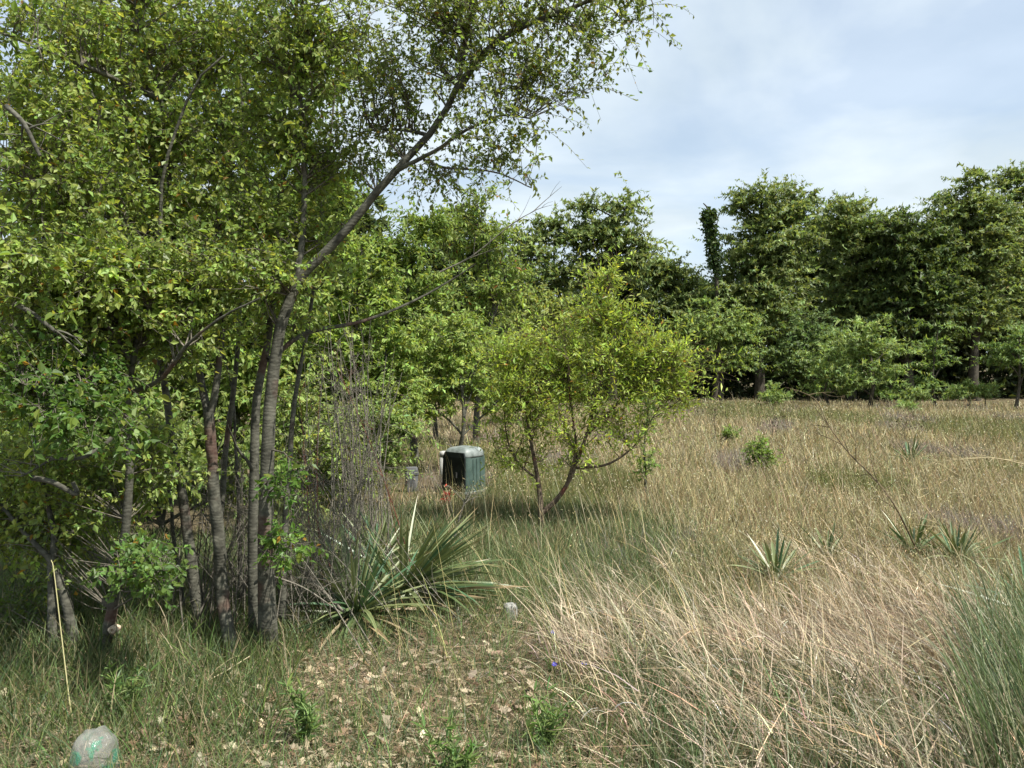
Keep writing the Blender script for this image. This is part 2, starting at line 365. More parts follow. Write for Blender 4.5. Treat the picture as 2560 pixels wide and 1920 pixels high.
# ---------- trees of the treeline and of the thicket, each from its own outline
def crown_tree(name, label, u, Y, blobs, r=.11, col=(.075, .115, .03), dens=10.5, leaf=(.085, .15), group=None, ktw=6, lpt=18,
               sig=(.42, .42, .15), lean=0, limbs_px=None, mat=None, cat='tree', shell=.3, odd=None, podd=0., dv=.25, fork=None, sec_r=.03, wood=None,
               geom_twigs=False, twig_r=.004, fine='tri', upn=1.1, droop=.25, sec_up=.12, base_gap=0.12, sides=7):
    base = ground_pt(u, Y); t = thing(name, base, label, cat, group)
    cs = np.array([Pw(b[0], b[1], Y + (b[4] if len(b) > 4 else 0)) for b in blobs])
    ra = np.array([[b[2] / F * Y, b[3] / F * Y] for b in blobs])
    limbs = []
    if limbs_px:
        for k, lp in enumerate(limbs_px):
            ln = px_line(lp, Y, 14)
            if k == 0: ln[0] = base - np.array([0, 0, .06])
            rr = r if k == 0 else r * .55
            limbs.append((ln, flare(limb_radii(14, rr, rr * .22), .35) if k == 0 else limb_radii(14, rr, rr * .2)))
    else:
        top = cs[cs[:, 2].argmax()]; mid = np.average(cs, axis=0, weights=ra.prod(1))
        low = base + (mid - base) * .5; low[:2] = base[:2] + (mid - base)[:2] * .35
        ln = smooth_line([base - [0, 0, .06], low + rng.normal(size=3) * [.12, .12, 0], mid, (mid + top) / 2, top], 16)
        limbs.append((ln, flare(limb_radii(16, r, r * .15), .35)))
        for c_ in cs:
            if np.linalg.norm(c_ - top) < .01: continue
            j = int(np.clip(3 + 7 * R(), 3, 10))
            zok = np.where(ln[:, 2] < c_[2] - .15)[0]
            if len(zok): j = int(np.clip(zok[-1] - 1, 2, 11))
            b = bez(ln[j][None], c_[None], .12, .1, 12)[0]
            limbs.append((b, limb_radii(12, limbs[0][1][j] * .6, .012)))
    mw, ml = MB(), MB()
    for ln, rr in limbs: tubes(mw, ln, rr, sides, wood)
    area = (ra.prod(1) * np.pi).sum()
    nsec = max(12, int(dens * area))
    grow(limbs, blobs, Y, nsec, ktw, sig, lpt, leaf[0], leaf[1], col, mw, ml, geom_twigs=geom_twigs, twig_r=twig_r, sec_r=sec_r, sec_sides=4, shell=shell,
         odd=odd, podd=podd, dv=dv, wood=wood, fine=fine, upn=upn, droop=droop, sec_up=sec_up)
    mw.build('trunk', mat or M_bark_dark, t, smooth=True)
    ml.build('crown', M_leaf if fine is True else M_leaf_far, t, kind='stuff')
    return t

G_FAR = (.175, .23, .08); G_MID = (.18, .25, .07); G_LIT = (.215, .295, .095)
# tall trees at the far edge of the field
crown_tree('tall_tree', 'tall dark tree with straggling bare-ended top branches just right of the ivy-clad snag', 1900, 33,
   [(1885, 620, 85, 80), (1960, 600, 100, 90), (1900, 520, 90, 60), (1985, 520, 70, 40), (1815, 740, 70, 60), (1900, 740, 140, 110), (1730, 770, 60, 45),
    (1845, 500, 28, 20, 0, .5), (1905, 465, 22, 18, 0, .5), (1960, 468, 30, 16, 0, .6), (2020, 480, 30, 14, 0, .5)], r=.2, col=G_FAR)
crown_tree('tall_tree', 'flat-topped tree in the tree line above the light green saplings', 2130, 34,
   [(2110, 560, 80, 55), (2180, 580, 90, 60), (2120, 680, 110, 90), (2190, 720, 90, 90), (2130, 800, 120, 80), (2105, 508, 30, 12, 0, .6), (2160, 512, 20, 10, 0, .6)], r=.18, col=G_FAR)
crown_tree('tall_tree', 'broad rounded tree with a dark bending trunk showing through its crown', 2270, 32.5,
   [(2240, 580, 80, 60), (2310, 590, 70, 60), (2260, 680, 100, 80), (2330, 700, 80, 90), (2270, 800, 130, 90)], r=.19, col=(0.097, 0.142, 0.043),
   limbs_px=[[(2275, 1000), (2268, 860), (2268, 720), (2240, 620), (2230, 570)], [(2268, 760), (2310, 680), (2330, 600)], [(2270, 850), (2330, 760), (2350, 690)]])
crown_tree('tall_tree', 'tallest feathery tree rising over the tree line near the picture edge', 2440, 33,
   [(2425, 455, 55, 30, 0, .8), (2400, 520, 80, 45), (2480, 530, 60, 50), (2420, 620, 110, 70), (2500, 660, 80, 80), (2420, 760, 120, 100), (2380, 545, 60, 40)], r=.2, col=G_FAR,
   limbs_px=[[(2430, 1000), (2440, 830), (2460, 700), (2490, 600), (2505, 520)], [(2452, 740), (2410, 620), (2420, 520), (2425, 450)], [(2456, 720), (2380, 660), (2370, 600)]])
crown_tree('tall_tree', 'tall tree cut off by the picture edge behind the feathery tallest tree', 2600, 35,
   [(2540, 460, 45, 50), (2580, 540, 90, 70), (2600, 660, 110, 90), (2580, 800, 130, 100), (2680, 600, 120, 120)], r=.2, col=G_FAR)
crown_tree('tall_tree', 'round-crowned tree standing alone against the sky behind the middle of the thicket', 1530, 31,
   [(1470, 515, 40, 26), (1575, 500, 50, 24, 0, .8), (1530, 570, 85, 55), (1460, 600, 60, 50), (1580, 620, 50, 55), (1520, 660, 90, 50)], r=.17, col=G_FAR, dens=11)
crown_tree('far_tree', 'low dark tree with thin upright twigs in the dip of the tree line', 1680, 33.5,
   [(1650, 690, 70, 40), (1710, 710, 60, 50), (1670, 780, 110, 70), (1640, 665, 30, 18), (1690, 850, 90, 60)], r=.14, col=G_FAR)
crown_tree('far_tree', 'dark tree with a gap of sky in its crown beside the round-crowned tree', 1400, 31,
   [(1390, 570, 50, 40), (1330, 620, 60, 50), (1420, 690, 70, 40), (1350, 740, 100, 80), (1400, 850, 120, 90)], r=.15, col=G_FAR)
# trees behind, seen between crowns; the wood's shade is put into their dark leaf colour
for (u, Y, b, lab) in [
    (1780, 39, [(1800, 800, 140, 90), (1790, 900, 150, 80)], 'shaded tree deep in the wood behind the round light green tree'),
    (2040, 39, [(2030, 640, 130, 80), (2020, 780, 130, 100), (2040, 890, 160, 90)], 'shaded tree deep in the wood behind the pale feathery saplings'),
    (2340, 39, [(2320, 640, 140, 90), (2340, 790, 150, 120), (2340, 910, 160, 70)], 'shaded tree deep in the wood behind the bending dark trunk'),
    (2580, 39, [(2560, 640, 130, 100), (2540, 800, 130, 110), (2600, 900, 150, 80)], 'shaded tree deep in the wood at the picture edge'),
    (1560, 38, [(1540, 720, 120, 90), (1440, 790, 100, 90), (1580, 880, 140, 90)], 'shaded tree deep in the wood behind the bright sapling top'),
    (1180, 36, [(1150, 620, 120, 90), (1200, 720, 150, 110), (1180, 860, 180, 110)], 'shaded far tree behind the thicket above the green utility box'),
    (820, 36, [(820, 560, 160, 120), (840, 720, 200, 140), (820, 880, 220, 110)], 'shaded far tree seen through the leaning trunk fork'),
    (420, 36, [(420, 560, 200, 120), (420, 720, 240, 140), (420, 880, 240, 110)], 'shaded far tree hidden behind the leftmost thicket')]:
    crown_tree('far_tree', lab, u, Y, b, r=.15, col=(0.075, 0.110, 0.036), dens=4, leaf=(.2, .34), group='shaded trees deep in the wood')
# lighter trees and saplings in front of the wood
crown_tree('young_tree', 'round light green tree at the wood edge just right of the bright sapling', 1800, 29,
   [(1790, 800, 90, 60), (1730, 850, 60, 60), (1860, 850, 60, 60), (1790, 900, 100, 45)], r=.10, col=G_MID, dens=9, leaf=(.06, .11))
crown_tree('young_tree', 'grey-green young tree at the wood edge behind the saplings', 2050, 29.5,
   [(2030, 810, 60, 50), (2070, 860, 70, 60), (2000, 880, 60, 60), (2040, 930, 80, 40), (1950, 890, 50, 50)], r=.09, col=(0.123, 0.184, 0.060), dens=9, leaf=(.06, .11))
crown_tree('feathery_sapling', 'pale feathery sapling with a straight dark trunk standing out from the wood edge', 2175, 25.5,
   [(2180, 800, 45, 30), (2150, 855, 70, 28), (2215, 870, 60, 26), (2170, 910, 75, 28), (2230, 935, 55, 22), (2130, 955, 60, 22)], r=.07, col=G_LIT, dens=13, leaf=(.045, .12), sig=(.3, .3, .08), group='feathery saplings at the wood edge')
crown_tree('feathery_sapling', 'low wide feathery sapling just left of the straight-trunked pale sapling', 2080, 25.8,
   [(2070, 890, 50, 24), (2100, 930, 55, 24), (2040, 930, 45, 20), (2090, 970, 60, 22)], r=.045, col=G_LIT, dens=13, leaf=(.045, .12), sig=(.28, .28, .08), group='feathery saplings at the wood edge')
crown_tree('feathery_sapling', 'slim feathery sapling between the straight-trunked sapling and the low bushes', 2340, 26.5,
   [(2345, 825, 35, 22), (2330, 870, 40, 20), (2355, 915, 40, 20), (2330, 955, 45, 20), (2300, 905, 22, 14)], r=.05, col=(0.154, 0.231, 0.068), dens=13, leaf=(.045, .12), sig=(.28, .28, .08), group='feathery saplings at the wood edge')
crown_tree('feathery_sapling', 'umbrella-shaped feathery sapling at the right picture edge', 2540, 25.5,
   [(2550, 830, 40, 26), (2520, 875, 60, 26), (2580, 880, 50, 30), (2500, 905, 40, 16), (2560, 920, 50, 20)], r=.055, col=(0.154, 0.231, 0.068), dens=13, leaf=(.045, .12), sig=(.3, .3, .08), group='feathery saplings at the wood edge')
crown_tree('feathery_sapling', 'small feathery sapling with a crooked stem right of the straight-trunked sapling', 2225, 25.3,
   [(2230, 960, 40, 18), (2205, 985, 30, 14), (2255, 930, 26, 14)], r=.035, col=(0.154, 0.231, 0.068), dens=15, leaf=(.03, .11), sig=(.2, .2, .07), group='feathery saplings at the wood edge')
for (u, v, ru, rv, Y, lab) in [(2285, 985, 30, 22, 25, 'low green bush in front of the slim feathery sapling'), (2410, 975, 38, 20, 26, 'low spreading bush at the wood edge right of the slim sapling'),
     (2465, 972, 34, 18, 26.2, 'low spreading bush nearest the umbrella-shaped sapling'), (2265, 1018, 16, 13, 23, 'tiny bright bush standing forward in the dry grass under the wood edge'),
     (1940, 985, 34, 22, 26, 'low dark bush at the foot of the round light green tree')]:
    crown_tree('low_bush', lab, u, Y, [(u, v, ru, rv), (u - ru * .5, v + rv * .4, ru * .6, rv * .7), (u + ru * .5, v + rv * .4, ru * .6, rv * .7)], r=.02, col=G_LIT, dens=30, leaf=(.03, .1),
               sig=(.14, .14, .08), group='low bushes along the wood edge', cat='bush', sec_r=.012)
# dead snag wrapped in ivy
t = thing('dead_snag', ground_pt(1785, 32), 'thin dead snag wrapped in dark ivy poking above the tree line', 'dead tree')
mw, ml = MB(), MB()
ln = px_line([(1800, 1000), (1795, 800), (1790, 680), (1782, 610), (1772, 550), (1768, 520), (1758, 508)], 32, 16); ln[0] = np.array(t.location)
l2 = px_line([(1786, 640), (1790, 580), (1797, 535)], 32, 8)
tubes(mw, ln, limb_radii(16, .11, .02), 6); tubes(mw, l2, limb_radii(8, .04, .01), 5)
iv = px_line([(1790, 680), (1782, 610), (1772, 550), (1771, 535)], 32, 400)
n = 1500; p = iv[rng.integers(0, 400, n)] + rng.normal(size=(n, 3)) * [.13, .13, .12]
leaves(ml, p, rng.normal(size=(n, 3)) + [0, 0, -.5], rng.normal(size=(n, 3)) + [0, -.6, .6], .16, .13, tints(n, (.05, .085, .025)))
mw.build('trunk', M_bark_dark, t, smooth=True); ml.build('ivy', M_leaf_far, t, kind='stuff')

# undergrowth inside the wood, leaves coloured dark to carry the shade there
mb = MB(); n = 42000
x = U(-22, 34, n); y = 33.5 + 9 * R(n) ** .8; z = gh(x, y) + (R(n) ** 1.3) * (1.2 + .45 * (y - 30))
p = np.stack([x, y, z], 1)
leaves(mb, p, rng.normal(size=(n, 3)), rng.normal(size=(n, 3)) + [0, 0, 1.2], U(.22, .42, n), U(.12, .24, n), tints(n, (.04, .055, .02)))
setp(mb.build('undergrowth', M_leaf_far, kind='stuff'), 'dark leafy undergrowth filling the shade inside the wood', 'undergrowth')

# ---------- thicket trees in the middle distance, left half of the picture
T_ = dict(mat=M_bark, geom_twigs=True, twig_r=.003, fine=False)
MIDL = (0.193, 0.266, 0.062)
crown_tree('thicket_tree', 'slender dark-stemmed tree with leafy spires rising above the thicket middle', 1190, 15,
   [(1190, 500, 55, 40), (1180, 580, 80, 55), (1240, 610, 70, 50), (1120, 600, 60, 50), (1200, 700, 120, 70), (1120, 760, 90, 60), (1260, 740, 70, 60), (1190, 830, 130, 60), (1200, 930, 110, 50)],
   r=.06, col=MIDL, dens=26, leaf=(0.037, 0.086), sig=(.22, .22, .13), lpt=9, ktw=5, limbs_px=[[(1190, 1100), (1195, 980), (1215, 860), (1235, 760), (1215, 640), (1195, 520)], [(1200, 960), (1150, 800), (1125, 650)], [(1220, 820), (1260, 720), (1255, 610)]], odd=(.30, .12, .03), podd=.006, **T_)
crown_tree('thicket_tree', 'olive green tree under the drooping end of the leaning limb', 1040, 12,
   [(1060, 560, 60, 45), (1020, 620, 80, 60), (960, 640, 60, 50), (1040, 720, 100, 60), (980, 800, 90, 60), (1060, 860, 90, 60), (1000, 950, 80, 50)],
   r=.055, col=(0.174, 0.247, 0.056), dens=34, leaf=(0.035, 0.075), sig=(.2, .2, .12), limbs_px=[[(1040, 1140), (1020, 1000), (1010, 850), (1020, 720), (1055, 560)], [(1015, 900), (970, 760), (960, 640)]], **T_)
crown_tree('thicket_tree', 'bright yellow-green bushy tree right behind the main grey trunks', 880, 9.5,
   [(900, 640, 70, 50), (860, 730, 80, 70), (950, 740, 60, 70), (900, 850, 90, 70), (980, 880, 60, 60), (930, 990, 80, 60), (840, 900, 60, 70), (1020, 1000, 55, 50)],
   r=.045, col=(0.241, 0.330, 0.075), dens=50, leaf=(0.030, 0.063), sig=(.16, .16, .1), limbs_px=[[(905, 1180), (900, 1020), (890, 860), (895, 720), (905, 620)], [(900, 1040), (960, 900), (970, 800)], [(898, 980), (850, 850), (845, 740)]], **T_)
crown_tree('thicket_tree', 'dark leafy tree filling the gap behind the trunks on their left', 560, 8.5,
   [(600, 560, 120, 70), (480, 640, 110, 70), (620, 700, 100, 70), (520, 800, 120, 80), (640, 850, 100, 80), (460, 950, 110, 80), (600, 1000, 120, 80), (540, 1100, 110, 60), (700, 1080, 80, 60)],
   r=.06, col=(0.193, 0.266, 0.066), dens=40, leaf=(0.033, 0.067), sig=(.17, .17, .1), **T_)
crown_tree('thicket_tree', 'broad shaded tree behind the crooked stem near the left edge', 200, 7.5,
   [(100, 560, 150, 80), (280, 600, 140, 80), (60, 720, 140, 90), (240, 760, 150, 90), (100, 880, 150, 90), (300, 920, 130, 90), (60, 1030, 150, 80), (240, 1080, 150, 80), (120, 1180, 160, 70), (320, 1200, 120, 70)],
   r=.07, col=(0.185, 0.256, 0.066), dens=42, leaf=(0.034, 0.063), sig=(.16, .16, .1), **T_)
crown_tree('thicket_tree', 'tall open-crowned tree behind the top left foliage with sky between its leaves', 330, 10,
   [(250, 120, 220, 110), (520, 160, 200, 120), (120, 280, 200, 100), (400, 330, 220, 100), (640, 330, 150, 100), (760, 180, 120, 90), (200, 440, 220, 90), (560, 470, 200, 80)],
   r=.10, col=(0.166, 0.229, 0.061), dens=20, leaf=(0.043, 0.086), sig=(.22, .22, .14), **T_)
crown_tree('thicket_tree', 'small leafy tree between the leaning trunk and the sky gap', 790, 11.5,
   [(780, 480, 110, 60), (760, 570, 100, 60), (860, 520, 60, 45), (700, 640, 100, 60), (800, 680, 90, 60), (720, 780, 110, 70), (760, 900, 110, 70)],
   r=.06, col=(0.193, 0.274, 0.066), dens=31, leaf=(0.037, 0.076), sig=(.2, .2, .12), **T_)
crown_tree('thicket_bush', 'low grey-green bush in front of the dry field left of the green utility box', 900, 8.2,
   [(880, 1080, 80, 50), (960, 1060, 70, 45), (820, 1130, 70, 50), (930, 1140, 80, 40), (1010, 1090, 45, 40)], r=.025, col=(0.232, 0.311, 0.094), dens=70, leaf=(0.020, 0.052), sig=(.12, .12, .09), cat='bush', sec_r=.008, **T_)

crown_tree('thicket_bush', 'dense dark bush closing the view low between the grey trunks and the left edge', 420, 6.6,
   [(420, 1080, 120, 70), (300, 1150, 120, 70), (540, 1140, 110, 70), (420, 1230, 160, 60), (620, 1220, 90, 60), (200, 1230, 120, 60)], r=.03, col=(0.185, 0.247, 0.067), dens=42, leaf=(.028, .058), sig=(.14, .14, .1), cat='bush', sec_r=.008, **T_)
crown_tree('thicket_bush', 'dense bush low in the shade at the left edge behind the forked tree', 40, 5.8,
   [(40, 1120, 140, 80), (-40, 1240, 140, 80), (120, 1260, 120, 70), (240, 1300, 90, 60)], r=.03, col=(0.174, 0.238, 0.066), dens=42, leaf=(.028, .056), sig=(.13, .13, .1), cat='bush', sec_r=.008, **T_)
crown_tree('thicket_bush', 'olive bush behind the bare reddish twigs right of the trunks', 760, 7.6,
   [(740, 1000, 90, 80), (800, 1100, 90, 70), (700, 1140, 90, 70), (860, 1190, 80, 50), (760, 1220, 100, 50)], r=.03, col=(0.232, 0.301, 0.085), dens=40, leaf=(.024, .052), sig=(.14, .14, .1), cat='bush', sec_r=.008, **T_)
crown_tree('thicket_tree', 'yellow-green young tree directly behind the green utility box', 1130, 11,
   [(1120, 840, 90, 60), (1200, 900, 90, 60), (1090, 930, 90, 60), (1180, 980, 100, 50), (1060, 1020, 70, 40), (1250, 1000, 60, 45)], r=.035, col=(0.252, 0.339, 0.085), dens=36, leaf=(.026, .062), sig=(.17, .17, .1), **T_)

crown_tree('thicket_bush', 'tall light bush hiding the field between the grey trunks and the bare grey shrub', 700, 9.6,
   [(690, 900, 80, 60), (770, 960, 80, 60), (640, 990, 80, 60), (720, 1060, 100, 50), (830, 1030, 60, 60)], r=.03, col=(0.220, 0.290, 0.080), dens=48, leaf=(.030, .064), sig=(.16, .16, .11), cat='bush', sec_r=.008, **T_)
crown_tree('thicket_bush', 'tall shaded bush hiding the field left of the grey trunks', 400, 9.4,
   [(400, 880, 110, 70), (300, 960, 110, 70), (480, 980, 100, 70), (380, 1060, 140, 50), (150, 1040, 120, 60)], r=.03, col=(0.180, 0.243, 0.067), dens=40, leaf=(.030, .064), sig=(.16, .16, .11), cat='bush', sec_r=.008, **T_)

crown_tree('thicket_tree', 'soft green tree filling the gap behind the utility box at mid distance', 1090, 15.5,
   [(1060, 720, 80, 60), (1000, 790, 80, 60), (1110, 800, 80, 60), (1040, 880, 100, 60), (1150, 900, 90, 50), (1080, 960, 120, 40), (960, 930, 70, 50)], r=.05, col=(0.240, 0.294, 0.077), dens=20, leaf=(.04, .085), sig=(.24, .24, .13), **T_)
crown_tree('thicket_tree', 'mid-green tree standing behind the left half of the bright sapling', 1370, 19,
   [(1360, 760, 70, 50), (1300, 820, 70, 50), (1420, 820, 80, 55), (1360, 890, 110, 50), (1460, 900, 80, 50), (1290, 940, 70, 45), (1400, 965, 110, 35)], r=.06, col=(0.216, 0.263, 0.072), dens=14, leaf=(.05, .10), sig=(.28, .28, .14), **T_)

# ---------- the bright sapling in the middle
base = ground_pt(1350, 7.1)
sap = thing('bright_sapling', base, 'bright yellow-green sapling with forked red-brown stems right of the green utility box', 'tree')
lim = [[(1350, 1335), (1352, 1270), (1345, 1200), (1332, 1130), (1318, 1050), (1300, 940, .1)],
       [(1352, 1285), (1395, 1245), (1428, 1190), (1462, 1100), (1498, 970), (1520, 800), (1524, 700)],
       [(1420, 1200), (1440, 1120), (1425, 1000), (1420, 900, -.2)],
       [(1440, 1170), (1520, 1160), (1590, 1110), (1640, 1030, .2)],
       [(1345, 1200), (1290, 1150), (1265, 1080), (1260, 980, .2)],
       [(1470, 1085), (1560, 990), (1620, 900), (1660, 840)]]
limbs = []
for k, lp in enumerate(lim):
    ln = px_line(lp, 7.1, 16)
    if k == 0: ln[0] = base - [0, 0, .04]
    limbs.append((ln, limb_radii(16, (.032, .026, .014, .014, .012, .014)[k], .005)))
mw, ml = MB(), MB()
for ln, rr in limbs: tubes(mw, ln, rr, 8)
blobs = [(1522, 715, 22, 40), (1500, 790, 50, 40), (1570, 800, 45, 30), (1440, 850, 45, 40), (1330, 850, 45, 40), (1620, 860, 60, 40), (1700, 900, 45, 40), (1260, 900, 40, 40), (1540, 890, 70, 40), (1390, 910, 60, 40),
         (1300, 970, 70, 45), (1450, 970, 80, 45), (1600, 960, 80, 45), (1690, 970, 45, 40), (1360, 1040, 90, 45, 0, .7), (1520, 1040, 90, 45, 0, .7), (1250, 1040, 50, 45, 0, .5), (1620, 1050, 50, 40, 0, .5), (1560, 1110, 70, 40, 0, .4), (1300, 1130, 60, 50, 0, .4), (1420, 1130, 60, 40, 0, .3), (1240, 1130, 40, 40, 0, .3)]
grow(limbs, blobs, 7.1, 320, 8, (.14, .14, .13), 8, .0135, .047, (.30, .39, .075), mw, ml, fine=False, twig_r=.0016, sec_r=.007, shell=.5, odd=(.26, .12, .03), podd=.012, droop=-.3, sec_up=.02, puffcol=.22)
mw.build('trunk', bark_mat('red_brown_bark', (.06, .045, .035), (.16, .12, .09), red=.7, scale=18), sap, smooth=True)
ml.build('crown', M_leaf, sap, kind='stuff')

# thin sapling with a leaf tuft, right of it
crown_tree('thin_sapling', 'thin single-stemmed sapling with small leaf tufts standing right of the bright sapling', 1611, 8.8,
   [(1615, 1010, 28, 35), (1630, 1060, 22, 20), (1622, 1150, 26, 30), (1600, 1180, 18, 20)], r=.017, col=(0.167, 0.252, 0.060), dens=190, leaf=(.02, .05), sig=(.07, .07, .06), ktw=3, lpt=7,
   limbs_px=[[(1612, 1245), (1614, 1180), (1610, 1120), (1618, 1050), (1622, 1000)]], mat=M_bark, geom_twigs=True, twig_r=.0015, sec_r=.004)
# small shrubs in the field
crown_tree('field_shrub', 'leafy green shrub standing alone in the dry grass', 1900, 11.2,
   [(1895, 1110, 24, 18), (1880, 1140, 26, 24), (1915, 1145, 26, 26), (1898, 1170, 26, 16)], r=.012, col=(0.176, 0.263, 0.055), dens=330, leaf=(.02, .05), sig=(.06, .06, .05), ktw=3, lpt=6, cat='bush', geom_twigs=True, twig_r=.0015, sec_r=.005)
crown_tree('field_shrub', 'smaller green shrub in the dry grass behind the lone leafy one', 1822, 14.5,
   [(1822, 1075, 18, 12), (1815, 1090, 14, 10), (1830, 1088, 12, 10)], r=.01, col=(0.176, 0.263, 0.060), dens=300, leaf=(.024, .06), sig=(.06, .06, .05), ktw=3, lpt=6, cat='bush', geom_twigs=True, twig_r=.002, sec_r=.005)

# ------------------------------------------------------------------ the near grey-trunked trees on the left
LEAFC = (.25, .335, .085)
ODD_LEAVES = dict(odd=(.30, .17, .03), podd=.012)  # small share of odd orange-brown leaves
leaf_pool = []
def near_tree(name, label, base_uv, Y, limb_defs, blob_sets, cat='tree'):
    """limb_defs: (photo points with dY, start radius, end radius)"""
    base = ground_pt(base_uv, Y); t = thing(name, base, label, cat)
    limbs = []; mw, ml = MB(), MB(); mts = []
    for pts, r0, r1 in limb_defs:
        ln = px_line(pts, Y, 22); rr = limb_radii(22, r0, r1, 1.35); jt = rng.normal(size=(24, 3)) * [.007, .007, 0]; ln[1:] += (jt[:-3] + jt[1:-2] + jt[2:-1] + jt[3:]) / 4
        if pts[0][1] > 1400:
            ln[0, 2] = gh(ln[0, 0], ln[0, 1]) - .05; rr = flare(rr, .3, 4)
            m1 = MB(); tubes(m1, ln, rr * (1 + .02 * rng.normal(size=22)), 12); m1.build('trunk', M_bark, t, smooth=True)
        else:
            m1 = MB(); tubes(m1, ln, rr, 9); m1.build('limb', M_bark, t, smooth=True)
        limbs.append((ln, rr))
    for kw in blob_sets:
        kw = dict(kw); bl = kw.pop('blobs'); q = dict(col=LEAFC, fine=True, twig_r=.0015, sec_r=.0055, shell=.33, upn=.65, **ODD_LEAVES); q.update(kw)
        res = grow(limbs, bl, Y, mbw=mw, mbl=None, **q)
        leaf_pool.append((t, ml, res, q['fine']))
    mw.build('twigs', M_twig_near, t, smooth=True, kind='stuff')
    return t
M_twig_near = bark_mat('near_twig', (.07, .062, .05), (.19, .17, .14), scale=30)

